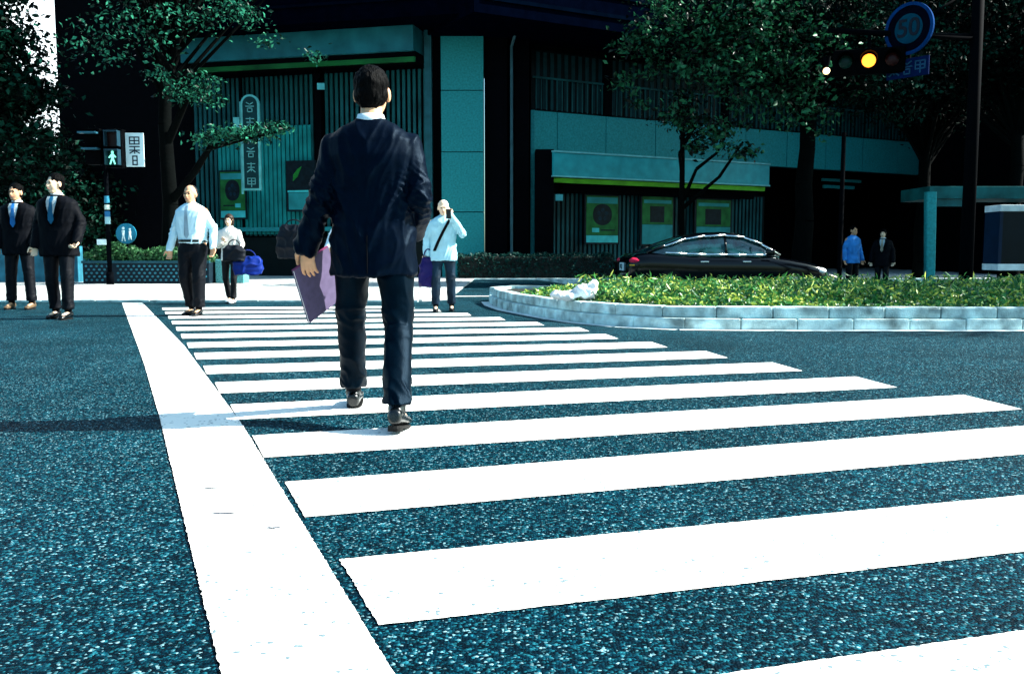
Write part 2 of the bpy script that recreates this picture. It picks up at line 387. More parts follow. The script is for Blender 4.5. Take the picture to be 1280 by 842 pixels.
# ============================================================ BUILDING
TEAL = mat('teal_granite', (.016, .24, .25), .45, var=.22, scale=18, bump=.15, bscale=80)
TEALL = mat('pale_teal_metal', (.015, .28, .32), .35, var=.2, scale=3)
RIB = mat('blind_teal', (.006, .075, .08), .5, var=.35, scale=1.5)
REFL = mat('pale_blind', (.006, .22, .21), .5, var=.3, scale=2.2)  # pale colour standing for a reflection in the left window
DARK = mat('dark_glass', (.001, .005, .006), .35, var=.3, spec=.08)
BLK = mat('black_stone', (.0006, .001, .002), .8, spec=.03)
NAVY = mat('navy_soffit', (.0003, .001, .004), 1, spec=0)
GRN = mat('green_stripe', (.12, .50, .02), .4, var=.35, scale=1.5)  # stripe colour raised to stand for sun on the right wing
class Pl:
    def __init__(s, o, ang):
        s.o = Vector(o); s.r = Vector((math.sin(ang), math.cos(ang), 0)); s.n = Vector((math.cos(ang), -math.sin(ang), 0))
        if s.n.y > 0: s.n = -s.n
        s.M = Matrix(((s.r.x, s.n.x, 0, s.o.x), (s.r.y, s.n.y, 0, s.o.y), (0, 0, 1, 0), (0, 0, 0, 1)))
    def uz(s, px, py, w=0):
        d = ray(px, py); c = Vector((0, 0, H)); o = s.o+s.n*w
        t = (o-c).dot(s.n)/d.dot(s.n); p = c+d*t
        return (p-o).dot(s.r), p.z
    def box(s, bm, u0, u1, z0, z1, w0, w1, bev=0): box(bm, u0, u1, w0, w1, z0, z1, bev, s.M)
RW = Pl((-.86, 28, 0), R(61)); LW = Pl((-2.2, 28, 0), R(-76))
bld = thing('office_building', 'large dark office building with teal granite panels and a green-striped canopy on each wing', 'building', (-1.5, 28, 0))
def bpart(name, bm, m, label=None):
    bmesh.ops.translate(bm, verts=bm.verts, vec=-bld.location)
    return link(name, bm, m, bld, label=label)
U = lambda px, py=250: RW.uz(px, py)[0]
Z = lambda px, py: RW.uz(px, py)[1]
# --- right wing
uA, uB = U(692), U(962); uE = 44
zs0, zs1 = Z(668, 190), Z(668, 138); zw1 = Z(668, 52)
bm = bmesh.new()      # structural mass
RW.box(bm, U(668), uE, zs0, zw1+1.2, -.6, -.25); RW.box(bm, U(665), uB, 0, zs0, -3, -.6)
bpart('wing_wall', bm, BLK)
bm = bmesh.new(); us = [U(668, 165), U(697, 165), U(758, 165), U(820, 165)]; st = us[3]-us[2]
while us[-1] < uE-2: us.append(us[-1]+st)
for i in range(len(us)-1): RW.box(bm, us[i]+.012, us[i+1]-.012, zs0, zs1, -.24, -.02, .008)
bpart('spandrel_panels', bm, TEAL)
bm = bmesh.new(); RW.box(bm, U(668), uE-2, zs1+.05, zw1, -.25, -.2); bpart('upper_window', bm, DARK)
bm = bmesh.new(); u = U(668)+.1
while u < uE-3:
    if not (U(757, 100) < u < U(767, 100)): RW.box(bm, u, u+.03, zs1+.06, zs1+1.0, -.12, -.09)
    u += .19
RW.box(bm, U(668), uE-3, zs1+1.0, zs1+1.05, -.13, -.08)
bpart('balcony_railing', bm, RIB)
bm = bmesh.new(); u = U(668)+.15
while u < uE-6:
    RW.box(bm, u, u+.13, zs1+.1, zw1-.25, -.195, -.17); u += .26
bpart('blinds', bm, mat('window_blind', (.003, .03, .035), .6))
bm = bmesh.new(); RW.box(bm, U(668), uE-6, zw1-.22, zw1-.12, -.15, -.1); 
for px in (757, 905, 1010): RW.box(bm, U(px, 100), U(px, 100)+.3, zs1+.05, zw1, -.2, -.04)
bpart('mullion', bm, BLK)
# canopy fascia
fz1, fz0 = RW.uz(692, 190, 1.)[1], RW.uz(692, 219, 1.)[1]
ua, ub = RW.uz(692, 200, 1.)[0], RW.uz(962, 210, 1.)[0]
bm = bmesh.new(); RW.box(bm, ua, ub, fz0, fz1, -.02, 1.0, .01); bpart('canopy', bm, TEALL)
bm = bmesh.new(); RW.box(bm, ua-.02, ub+.02, fz1, fz1+.05, -.02, 1.03); RW.box(bm, ua-.02, ub+.02, fz0-.045, fz0, .9, 1.03); bpart('canopy_trim', bm, mat('pale_trim', (.12, .42, .45), .35))
gz1, gz0 = RW.uz(692, 222, .8)[1], RW.uz(692, 228, .8)[1]
bm = bmesh.new(); RW.box(bm, ua-.1, ub, gz0, gz1, .68, .8); bpart('canopy_stripe', bm, GRN, 'green stripe under the canopy, brightened in colour as if sunlit')
bm = bmesh.new(); RW.box(bm, ua, ub, gz1, fz0-.05, -.02, .7); RW.box(bm, ua, ub, gz0-.25, gz0, -.02, .3); bpart('canopy_soffit', bm, BLK)
# shopfront
bm = bmesh.new(); RW.box(bm, uA, uB, 0, gz0-.1, -.3, -.25); bpart('shopfront', bm, DARK)
bm = bmesh.new(); u = uA+.1
while u < uB-.1:
    RW.box(bm, u, u+.085, .5, gz0-.15, -.24, -.2); u += .17
bpart('vertical_blinds', bm, mat('blind_dark_teal', (.006, .075, .085), .5, var=.6, scale=.8))
bm = bmesh.new(); RW.box(bm, uA, uB, 0, .45, -.24, .05); bpart('plinth', bm, BLK)
# --- corner pier and dark columns
X = lambda px, Y=28.: (px-640)/F*Y
def zz(py, Y=28., px=600): return at(px, py, Y).z
bm = bmesh.new()
jo = [0, zz(265), zz(190), zz(113), zz(32), zz(-60)]
for i in range(5): box(bm, X(553), X(605), 28, 28.6, jo[i]+.012, jo[i+1]-.012, .008)
bpart('corner_pier', bm, TEAL)
bm = bmesh.new(); box(bm, X(554), X(604), 28.03, 28.5, 0, 10); box(bm, X(542), X(553), 28.2, 28.6, 0, 10); bpart('pier_core', bm, BLK)
bm = bmesh.new(); box(bm, X(533), X(542), 27.85, 28.5, 0, zz(27), .01); bpart('fin', bm, mat('fin_metal', (.012, .085, .1), .4))
bm = bmesh.new(); box(bm, X(606), X(634), 28.2, 29.2, 0, 10, .01); box(bm, X(643), X(661), 28.4, 29.5, 0, 10, .01); box(bm, X(630), X(650), 29.0, 29.6, 0, 10); bpart('dark_column', bm, BLK)
bm = bmesh.new(); box(bm, X(663, 28.8), X(668, 28.8), 28.8, 29.2, 0, zs1, .01); bpart('trim_strip', bm, TEAL)
bm = bmesh.new(); box(bm, X(669), X(692), 28.1, 28.9, 0, zz(186, 28, 680), .01); bpart('wing_end_column', bm, BLK)
bm = bmesh.new(); a = Vector((X(639.5, 28.1), 28.12, 0)); b_ = a.copy(); b_.z = zz(58, 28.1)
c = Vector((X(655, 27.6), 27.6, zz(6, 27.6)))
tube(bm, a, b_, .045); tube(bm, b_, c, .045); ball(bm, b_, .046); bpart('downpipe', bm, mat('pipe_metal', (.03, .09, .11), .4))
# overhang of the upper storeys
ov = zz(30, 26.5)
bm = bmesh.new()
RW.box(bm, -1.5, uE+4, ov, ov+12, -6, 2.4); LW.box(bm, -1.5, 9, ov+.15, ov+12, -6, 1.8)
bpart('upper_storeys', bm, NAVY)
bm = bmesh.new(); RW.box(bm, -1.2, uE+4, ov+.35, ov+.45, 2.4, 2.46); RW.box(bm, -1.2, uE+4, ov+.9, ov+1.0, 2.4, 2.46)
LW.box(bm, -1.2, 9, ov+.6, ov+.68, 1.8, 1.86); bpart('cornice', bm, mat('cornice_navy', (.0004, .002, .006), 1, spec=0))
# --- left wing
UL = lambda px, py=180, w=0: LW.uz(px, py, w)[0]
ZL = lambda px, py, w=0: LW.uz(px, py, w)[1]
l0, l1 = UL(532), UL(232)
bm = bmesh.new(); LW.box(bm, l0, 9.2, 0, 12, -2, -.35); bpart('wing_wall', bm, BLK)
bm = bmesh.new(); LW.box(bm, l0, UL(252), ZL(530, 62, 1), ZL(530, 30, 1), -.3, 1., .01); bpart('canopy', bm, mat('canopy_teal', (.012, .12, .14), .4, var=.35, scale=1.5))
bm = bmesh.new(); LW.box(bm, l0, UL(262), ZL(530, 76, .9), ZL(530, 70, .9), .8, .9); bpart('canopy_stripe', bm, mat('green_stripe_shaded', (.006, .09, .02), .4, var=.5, scale=1), 'green stripe under the canopy, darkened in colour as if shaded')  # darker copy of the stripe green, standing for shade
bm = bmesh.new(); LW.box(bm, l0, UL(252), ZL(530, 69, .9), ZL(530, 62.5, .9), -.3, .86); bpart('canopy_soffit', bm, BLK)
bm = bmesh.new(); u = l0+.05; zt = ZL(530, 84)
while u < UL(236):
    a = UL(385); b_ = UL(268)
    pale = a < u < b_
    if abs(u-UL(396)) > .12: LW.box(bm, u, u+.09, 1.3, zt, -.3, -.24)
    u += .17
bpart('vertical_blinds', bm, RIB)
bm = bmesh.new(); u = UL(385)
while u < UL(268):
    LW.box(bm, u, u+.11, 1.35, ZL(385, 155), -.23, -.2); u += .15
bpart('reflection_strips', bm, REFL, 'pale strips painted as a reflection in the middle window')
bm = bmesh.new(); LW.box(bm, UL(400), UL(392), .6, zt, -.3, -.1); LW.box(bm, UL(300), UL(297), 1.2, zt, -.3, -.15); LW.box(bm, UL(478), UL(475), 1.2, zt, -.3, -.15); bpart('window_frame', bm, BLK)
bm = bmesh.new(); LW.box(bm, l0, l1, ZL(330, 289), ZL(330, 284), -.3, -.05); bpart('sill', bm, TEAL)
bm = bmesh.new(); LW.box(bm, l0, l1, 0, 1.25, -.3, -.12); bpart('plinth', bm, DARK)

# posters, signs on the facade
PGRN = mat('poster_green', (.012, .13, .03), .5, var=.4, scale=3)
PTEAL = mat('poster_teal', (.02, .26, .27), .5, var=.3, scale=2)
PDK = mat('poster_print', (.003, .01, .015), .5, var=.5, scale=9)
PBLU = mat('poster_blue', (.002, .02, .035), .5, var=.6, scale=8)
def poster(pl, px0, px1, py0, py1, kind, label, w=0.0, m=None):
    pxm = (px0+px1)/2
    u0, z1 = pl.uz(px0, py0, w); u1, z0 = pl.uz(px1, py1, w); z1 = pl.uz(pxm, py0, w)[1]; z0 = pl.uz(pxm, py1, w)[1]
    if u0 > u1: u0, u1 = u1, u0; flip = True
    else: flip = False
    o = pl.o+pl.r*((u0+u1)/2)+pl.n*w
    t = thing('poster', label, 'poster', (o.x, o.y, z0), group='posters on the office facade')
    W = u1-u0; Hh = z1-z0
    M = Matrix(((pl.r.x, pl.n.x, 0, 0), (pl.r.y, pl.n.y, 0, 0), (0, 0, 1, 0), (0, 0, 0, 1)))
    def b(name, a0, a1, c0, c1, d0, d1, mm):
        bm = bmesh.new(); box(bm, (a0-.5)*W, (a1-.5)*W, d0, d1, c0*Hh, c1*Hh, 0, M); return link(name, bm, mm, t)
    b('frame', -.05, 1.05, -.04, 1.04, -.06, 0, PDK)
    if kind == 'round':
        b('sheet', 0, 1, .16, 1, .002, .01, PGRN); b('footer', 0, 1, 0, .15, .002, .015, mat('poster_pale', (.05, .5, .5), .5))
        b('heading', .02, .98, .84, .97, .0105, .014, PTEAL)
        bm = bmesh.new(); loft(bm, [(M @ Vector((0, d, .6*Hh)), M.to_3x3() @ Vector((.30*W, 0, 0)), Vector((0, 0, .23*Hh))) for d in (.011, .018)], 30, 2.2); link('emblem', bm, PDK, t)
        bm = bmesh.new()
        for k in range(5):
            aa = k*1.256+.3; loft(bm, [(M @ Vector((.13*W*math.cos(aa), d, .6*Hh+.1*Hh*math.sin(aa))), M.to_3x3() @ Vector((.06*W, 0, 0)), Vector((0, 0, .045*Hh))) for d in (.0185, .023)], 12, 2)
        link('emblem_pattern', bm, PBLU, t)
        b('mark', .18, .4, .22, .31, .011, .016, mat('poster_pale', (.05, .5, .5)))
        b('caption', .45, .9, .25, .28, .011, .016, PDK)
    elif kind == 'half':
        b('sheet', 0, 1, .42, 1, .002, .01, PGRN); b('footer', 0, 1, 0, .41, .002, .015, PTEAL)
        b('picture', .25, .72, .46, .8, .011, .016, PDK); b('heading', .05, .95, .86, .93, .011, .014, PTEAL)
    elif kind == 'logo':
        b('sheet', 0, 1, .42, 1, .002, .01, PDK); b('footer', .03, .97, 0, .36, .002, .015, PTEAL); b('rule', 0, 1, .37, .41, .002, .02, mat('poster_pale', (.05, .5, .5)))
        bm = bmesh.new(); s = -1 if flip else 1
        q = [(-.30, .6), (-.12, .7), (.04, .92), (-.12, .86), (-.28, .74)]
        vs0 = [bm.verts.new(M @ Vector((-s*0-x*W*(-1 if not flip else -1)*(1 if not flip else -1), .012, z*Hh))) for x, z in q]
        bm.faces.new(vs0); bmesh.ops.solidify(bm, geom=bm.faces[:], thickness=.006); link('emblem', bm, mat('logo_green', (.03, .4, .06), .5), t)
    return t
poster(RW, 733, 772, 245, 303, 'round', 'green poster with round dark emblem, nearest the corner on the right wing', .0)
poster(RW, 803, 840, 246, 305, 'half', 'green poster with pale lower half, above the rear of the black sedan', .0)
poster(RW, 871, 912, 250, 307, 'half', 'dim green poster behind the roof of the black sedan', .0)
poster(LW, 275, 307, 215, 272, 'round', 'green poster with round dark emblem on the left wing, above the woman', 0)
poster(LW, 359, 394, 203, 262, 'logo', 'black poster with green leaf mark beside the left shoulder of the man walking away', .0)
def logo(pl, px, py, s, label, w=.3, c='logo_yellow', col=(.6, .62, .02)):
    u, z = pl.uz(px, py, w); o = pl.o+pl.r*u+pl.n*w
    t = thing('logo_sign', label, 'sign', (o.x, o.y, z), group='small logo signs under the canopies')
    bm = bmesh.new(); box(bm, -.14*s, .14*s, -.0, .05, .2*s, .5*s)
    bmesh.ops.delete(bm, geom=bm.verts[:], context='VERTS')
    for (x0, z0, x1, z1) in ((-.14, 0, .03, .14), (-.03, .12, .14, .36)):
        vs = [bm.verts.new((x*s, -.02, z*s)) for x, z in ((x0, z0), (x1, z0+.02), (x1, z1), (x0+.04, z1-.05))]
        bm.faces.new(vs)
    bmesh.ops.solidify(bm, geom=bm.faces[:], thickness=.02); link('leaf_mark', bm, mat(c, col, .5), t)
    bm = bmesh.new(); box(bm, -.14*s, .14*s, -.02, .02, -.3*s, -.06*s, .005); link('name_plate', bm, mat('plate_teal', (.08, .4, .42), .5), t)
    return t
logo(RW, 699, 241, .8, 'tiny yellow leaf sign at the corner end of the right canopy', .85)
logo(LW, 401, 102, .8, 'tiny green leaf sign under the left canopy, near the walking man\'s head', .5, 'logo_green', (.03, .4, .06))

# projecting rounded sign
p = at(315, 238, 27.2)
t = thing('projecting_sign', 'tall narrow round-topped sign with pale outline on a thin bracket, behind the leafy branch', 'sign', p)
hh = at(315, 118, 27.2).z-p.z
OUT = mat('sign_outline', (.10, .42, .42), .5)
def stadium(bm, w_, z0, z1, y0, y1):
    pts = [(-w_, z0), (w_, z0)]+[(w_*math.cos(a), z1-w_+w_*math.sin(a)) for a in [math.pi*i/10 for i in range(11)]]
    lo = [bm.verts.new((x, y0, z)) for x, z in pts]; hi = [bm.verts.new((x, y1, z)) for x, z in pts]
    bm.faces.new(lo); bm.faces.new(hi[::-1])
    for i in range(len(pts)):
        j = (i+1) % len(pts); bm.faces.new((lo[i], lo[j], hi[j], hi[i]))
bm = bmesh.new(); stadium(bm, .27, 0, hh, 0, .12); link('rim', bm, OUT, t)
bm = bmesh.new(); stadium(bm, .21, .06, hh-.06, -.012, .05); link('panel', bm, mat('sign_dark', (.003, .03, .035), .5), t)
def strokes(bm, lst, sx, sz, ox, oz, y0=-.03, y1=-.014, th=.022):
    for (x0, z0, x1, z1) in lst:
        a = Vector((ox+x0*sx, 0, oz+z0*sz)); b = Vector((ox+x1*sx, 0, oz+z1*sz)); d = (b-a); L = d.length; ang = math.atan2(d.z, d.x)
        M = Matrix.Translation((a.x, 0, a.z)) @ Matrix.Rotation(-ang, 4, 'Y'); box(bm, -th/2, L+th/2, y0, y1, -th/2, th/2, 0, M)
GA = [(0, .9, 1, .9), (.5, 1, .5, .1), (.1, .5, .9, .5), (0, 0, .5, .35), (1, 0, .5, .35)]
GB = [(0, .95, 0, .3), (0, .95, 1, .95), (1, .95, 1, .3), (0, .3, 1, .3), (.5, .95, .5, 0), (0, .62, 1, .62)]
GC = [(.1, 1, .5, .8), (.9, 1, .5, .8), (0, .6, 1, .6), (.2, .4, .8, .4), (.2, .4, .2, 0), (.8, .4, .8, 0), (.2, 0, .8, 0)]
bm = bmesh.new()
for i, g in enumerate((GC, GA, GB, GC, GA, GB)):
    bm = bmesh.new(); strokes(bm, g, .22, .26, -.11, hh-.5-.43*i); link('character', bm, mat('sign_letters', (.12, .4, .4), .5), t)
bm = bmesh.new(); tube(bm, (-.3, .1, -.1), (-.3, .1, hh-.2), .035); tube(bm, (-.3, .1, .3), (-.3, 1.2, .3), .025); tube(bm, (-.3, .1, hh-.6), (-.3, 1.2, hh-.6), .025)
box(bm, -.5, -.32, .0, .14, hh-1.05, hh-.65, .02); link('bracket', bm, OUT, t)

# granite block by the step
bm = bmesh.new(); a = G(318, 336); box(bm, a.x, a.x+1.15, 0, .6, 0, .62, .015); 
for v in bm.verts: v.co.y += 24.2
o = link('granite_block', bm, mat('granite_pale', (.05, .26, .29), .5, var=.3, scale=10)); tag(o, 'pale teal granite block at the foot of the left wing, right of the blue bag', 'block')

# right-hand background: entrance canopy, tower left, dark building beyond
bm = bmesh.new(); RW.box(bm, uB-2, uE+6, .0, zs0+3, -5, -4.5); 
bpart('recess_wall', bm, BLK)
bm = bmesh.new(); RW.box(bm, U(1050, 210), U(1098, 210), zs0-.35, zs0-.25, -.9, -.8); RW.box(bm, U(1052, 210), U(1090, 210), zs0-.62, zs0-.5, -.9, -.8); bpart('soffit_trim', bm, TEAL)

ea = at(1157, 331, 22.5)
t = thing('entrance_canopy', 'teal entrance canopy with a slim leaning post, right of the pale-faced passer-by', 'canopy', (ea.x, 22.5, -.25))
bm = bmesh.new(); q = at(1163, 240, 22.5)-Vector((ea.x, 22.5, -.25)); loft(bm, [((.12, 0, 0), (.11, 0, 0), (0, .08, 0)), (q, (.13, 0, 0), (0, .09, 0))], 16, 6); link('post', bm, TEAL, t)
a = at(1160, 258, 22.5); b_ = at(1276, 233, 22.5)
bm = bmesh.new(); box(bm, a.x-ea.x, b_.x-ea.x+1.5, -.05, 1.6, b_.z-.3+.25, b_.z+.25, .01); link('fascia', bm, mat('fascia_shaded', (.006, .09, .09), .5, var=.5, scale=2), t)  # darker copy of the teal, with shade put into the colour
bm = bmesh.new(); box(bm, a.x-ea.x+.1, a.x-ea.x+.85, .0, .08, a.z+.25, b_.z-.31+.25, .005); link('glass_panel', bm, mat('panel_teal', (.008, .08, .085), .3), t)
bm = bmesh.new(); box(bm, b_.x-ea.x+1.2, b_.x-ea.x+1.45, 0, .2, 0, b_.z-.06, .01); link('rear_post', bm, BLK, t)

a = at(1246, 338, 17.); b_ = at(1246, 256, 17.)
t = thing('display_case', 'dark glazed display case with white top and bottom rails at the right edge', 'display case', (a.x, 17, -.25))
z0, z1 = a.z+.25, b_.z+.25
bm = bmesh.new(); box(bm, .05, 2.6, 0, .5, z0+.12, z1-.12); link('glass', bm, mat('case_glass', (.001, .004, .008), .3), t)
bm = bmesh.new(); box(bm, 0, 2.65, -.03, .55, z1-.12, z1, .01); link('top_rail', bm, mat('white_rail', (.7, .75, .75), .4), t)
bm = bmesh.new(); box(bm, 0, 2.65, -.03, .55, z0, z0+.12, .01); link('bottom_rail', bm, mat('white_rail', (.7, .75, .75), .4), t)
bm = bmesh.new(); box(bm, -.0, .06, -.02, .52, z0+.12, z1-.12); link('side_frame', bm, mat('frame_navy', (.002, .012, .035), .4), t)
for x in (.15, 2.4):
    bm = bmesh.new(); box(bm, x, x+.08, .2, .28, 0, z0); link('leg', bm, BLK, t)

# dark towers closing the view
def tower(name, label, x0, x1, y0, y1, h, m, rows=10):
    t = thing(name, label, 'building', ((x0+x1)/2, y0, 0)); hw = (x1-x0)/2
    bm = bmesh.new(); box(bm, -hw, hw, 0, y1-y0, 0, h, .02); link('wall', bm, m, t)
    nx = max(2, int((x1-x0)/2.4))
    for j in range(0):
        z = 3.5+j*3.2
        if z+2 > h: break
        bm = bmesh.new(); box(bm, -hw+.6, hw-.6, -.04, 0, z, z+1.6); 
        o = link('window_band', bm, DARK, t)
        bm = bmesh.new()
        for i in range(nx+1): x = -hw+.6+(2*hw-1.2)*i/nx; box(bm, x-.05, x+.05, -.08, -.041, z, z+1.6)
        link('mullion', bm, m, o)
    return t
tower('tower_block', 'black tall block rising behind the pedestrian signal, left of the teal facade', -21.75, -9.6, 45, 60, 26, BLK)
tower('tower_block', 'black block at the right edge behind the speed limit sign', 16.4, 40, 30, 50, 22, BLK)

# ============================================================ TREES
def tree(label, base, height, trunk_r, crown, nclump, per, leaf=.12, lean=(0, 0), drop=0, group='street trees', name='street_tree', spread=.42, m=TREEL, fork=.45, seed=1, limbs=None):
    """crown: list of (dx,dy,z,rx,ry,rz) lobes around the base"""
    rr = random.Random(seed); nr = np.random.default_rng(seed)
    t = thing(name, label, 'tree', base, group=group)
    bm = bmesh.new(); top = Vector((lean[0], lean[1], height*fork)); prev = Vector((0, 0, -.3)); pr = trunk_r*1.35
    for k in range(1, 7):
        q = Vector((lean[0]*k/6+rr.uniform(-.05, .05), lean[1]*k/6+rr.uniform(-.05, .05), height*fork*k/6)); r_ = trunk_r*(1.1-.45*k/6)
        tube(bm, prev, q, pr, r_, 12, False); prev = q; pr = r_
    link('trunk', bm, BARK, t, True)
    bm = bmesh.new(); cl = []
    for i in range(nclump):
        lb = crown[i % len(crown)]
        while True:
            v = Vector((rr.uniform(-1, 1), rr.uniform(-1, 1), rr.uniform(-1, 1)))
            if .25 < v.length < 1: break
        cl.append(Vector((lb[0]+v.x*lb[3], lb[1]+v.y*lb[4], lb[2]+v.z*lb[5])))
    for c in cl[::max(1, len(cl)//70)]:
        s = prev.lerp(Vector((lean[0]*.7, lean[1]*.7, height*fork*.75)), rr.random()); mid = s.lerp(c, .5)+Vector((rr.uniform(-.3, .3), rr.uniform(-.3, .3), rr.uniform(0, .5)))
        tube(bm, s, mid, trunk_r*.32, trunk_r*.18, 7, False); tube(bm, mid, c, trunk_r*.18, .012, 6, False)
    for lm in (limbs or []):
        for k in range(len(lm)-1): tube(bm, lm[k], lm[k+1], trunk_r*.45*(1-k/len(lm))+.02, trunk_r*.45*(1-(k+1)/len(lm))+.015, 8, False)
    link('limbs', bm, BARK, t, True)
    P = []
    for c in cl:
        s = spread*rr.uniform(.6, 1.3); g = nr.normal(size=(per, 3))*np.array([s, s, s*.5]); P.append(g+np.array(c))
    P = np.concatenate(P); leaves('crown', P, leaf, m, t, up=.4)
    return t
# left: dense dark tree at the frame edge
b0 = at(-60, 340, 24)
tree('dense black conifer-like tree at the left edge of the photo', (b0.x, 24, 0), 14, .3, [(0, 0, 3.4, 2.8, 2.5, 1.0), (.3, 0, 4.9, 2.1, 2.2, .8), (.1, 0, 6.3, 1.75, 2, .8), (-.1, 0, 7.8, 1.55, 1.6, .9)], 340, 170, .17, seed=3, spread=.45)
tree('dark rounded tree far behind the two suited men', (-24.5, 44, 0), 9, .3, [(0, 0, 4, 4.5, 3, 3.2), (2.6, 0, 2.5, 2.5, 2, 2.5), (-5, 0, 4, 4, 3, 4)], 200, 130, .26, seed=4, spread=.7)
# left big tree, trunk behind the signal, branches reaching over the facade
bT = at(214, 340, 23.6)
def rel(px, py, Y): v = at(px, py, Y); return Vector((v.x-bT.x, v.y-23.6, v.z))
tr = tree('leafy street tree whose branches hang over the left wing, behind the planter', (bT.x, 23.6, 0), 10, .20,
     [(-.7, 0, 7.8, 1.9, 1.5, .9), (1.3, .2, 7.9, 2.0, 1.3, .6)], 60, 50, .13, m=FARL, seed=11, spread=.35, fork=.6,
     limbs=[[Vector((0, 0, 2.)), rel(243, 215, 23.2), rel(262, 185, 22.8), rel(300, 175, 22.6), rel(345, 165, 22.6)], [Vector((0, 0, 3.5)), rel(235, 120, 23), rel(205, 75, 22.6), rel(180, 40, 22.4)]])
P = []
for (px, py, s, n) in ((262, 172, .22, 260), (285, 170, .22, 260), (310, 168, .2, 300), (335, 163, .2, 240), (352, 160, .12, 90), (245, 112, .22, 200), (225, 118, .22, 170), (262, 125, .2, 140), (205, 95, .22, 110), (195, 60, .3, 80), (180, 40, .4, 90), (255, 100, .2, 120), (160, 20, .5, 260), (290, 8, .3, 220), (310, 20, .25, 160), (240, 20, .5, 250), (330, 50, .2, 60), (120, 60, .6, 260), (395, 70, .18, 60)):
    c = rel(px, py, 22.6); P.append(rng.normal(size=(n, 3))*np.array([s, s, s*.5])+np.array(c))
leaves('foliage', np.concatenate(P), .115, leaf_mat('branch_leaves', (.001, .012, .008), (.03, .22, .13), 5, .35, .25, None, .08, (.72, 1.2)), tr, up=.5)  # paler leaf clusters carry the crown highlights in their colour
# right large tree
bR = at(1003, 345, 23.5)
tR = tree('large dark tree behind the sedan bonnet, crown hanging over the right wing', (bR.x, 23.5, -.25), 11, .24,
     [(0, 0, 6.0, 2.6, 1.8, 1.5), (-2.1, 0, 6.6, 2.1, 1.5, 1.3), (-.6, 0, 7.6, 3.0, 2, 1.2), (1.6, 0, 5.6, 2., 1.5, 1.5), (3.8, .5, 7.0, 2.6, 1.6, 1.5)], 300, 75, .12, seed=21, spread=.36, fork=.5)
def relR(px, py, Y): v = at(px, py, Y); return (v.x-bR.x, v.y-23.5, v.z+.25)
P = []
for k in range(170):
    px = random.gauss(925, 75); py = random.gauss(70, 50)
    if px < 775 or px > 1090 or py > 185: continue
    P.append(rng.normal(size=(34, 3))*np.array([.22, .2, .12])+np.array(relR(px, py, 22.2+random.uniform(-.6, .8))))
for (px, py, s, n) in ((795, 45, .15, 70), (815, 60, .2, 90), (780, 100, .2, 60), (800, 130, .15, 50), (850, 150, .2, 150), (900, 165, .2, 160), (870, 185, .14, 80), (930, 190, .18, 120), (835, 15, .25, 120)):
    P.append(rng.normal(size=(n, 3))*np.array([s, s, s*.6])+np.array(relR(px, py, 22.3)))
leaves('foliage', np.concatenate(P), .145, leaf_mat('branch_leaves_dim', (.0004, .004, .002), (.022, .14, .06), 3, .35, .2, None, .12, (.68, 1.2)), tR, up=.5)  # contrast ramp puts speckled highlights into the leaf colour
# slim tree
bS = at(852, 345, 24.5)
tree('slim black-stemmed young tree in front of the middle poster of the right wing', (bS.x, 24.5, -.25), 6.4, .085, [(.5, -.2, 4.1, .9, .7, .5), (-.1, 0, 4.8, .7, .6, .5)], 34, 22, .11, seed=31, spread=.2, fork=.75,
     limbs=[[Vector((0, 0, 2.4)), Vector((.3, -.2, 3.2)), Vector((.8, -.3, 3.6)), Vector((1.2, -.3, 4.4))], [Vector((0, 0, 2.8)), Vector((-.15, -.2, 3.6)), Vector((.35, -.3, 4.5))], [Vector((0, 0, 2.2)), Vector((.9, -.2, 3.0)), Vector((1.5, -.2, 3.9))]])
# far right dark trees
for i, (px, Y, h, lab) in enumerate(((1150, 27, 10, 'dark tree behind the speed limit sign'), (1262, 24.5, 11, 'dark tree at the right edge above the display case'))):
    b1 = at(px, 345, Y)
    tree(lab, (b1.x, Y, -.25), h, .2, [(0, 0, 5.9, 2.2, 1.6, 1.3), (0, 0, 8, 2.8, 2, 1.8)], 130, 90, .14, seed=41+i, spread=.45, m=FARL)
tree('unseen street tree added beyond the right edge to shade the far end of the island', (13.6, 12.6, 0), 9, .2, [(0, 0, 5.2, 2.6, 2.6, 1.8), (0, 0, 7, 2, 2, 1.4)], 110, 70, .15, seed=51, spread=.45)  # out-of-view tree added to cast shade on the island

# hedge in front of the corner
bm = bmesh.new(); hx0, hx1 = X(572, 26.9), X(768, 26.9)
hg = thing('hedge', 'low clipped dark hedge along the foot of the corner pier', 'hedge', ((hx0+hx1)/2, 27.1, .03))
hl = (hx1-hx0)/2; box(bm, -hl+.05, hl-.05, -.22, .3, 0, .62, .05); link('core', bm, SOIL, hg)
P = np.stack([rng.uniform(-hl, hl, 9000), rng.uniform(-.32, .38, 9000), rng.uniform(.0, .72, 9000)], 1)
P = P[(np.abs(P[:, 1]-.03) > .24) | (P[:, 2] > .56) | (np.abs(P[:, 0]) > hl-.12)]; P[:, 2] += .03*np.sin(P[:, 0]*7)
leaves('foliage', P, .085, HEDGEL, hg)
P = []

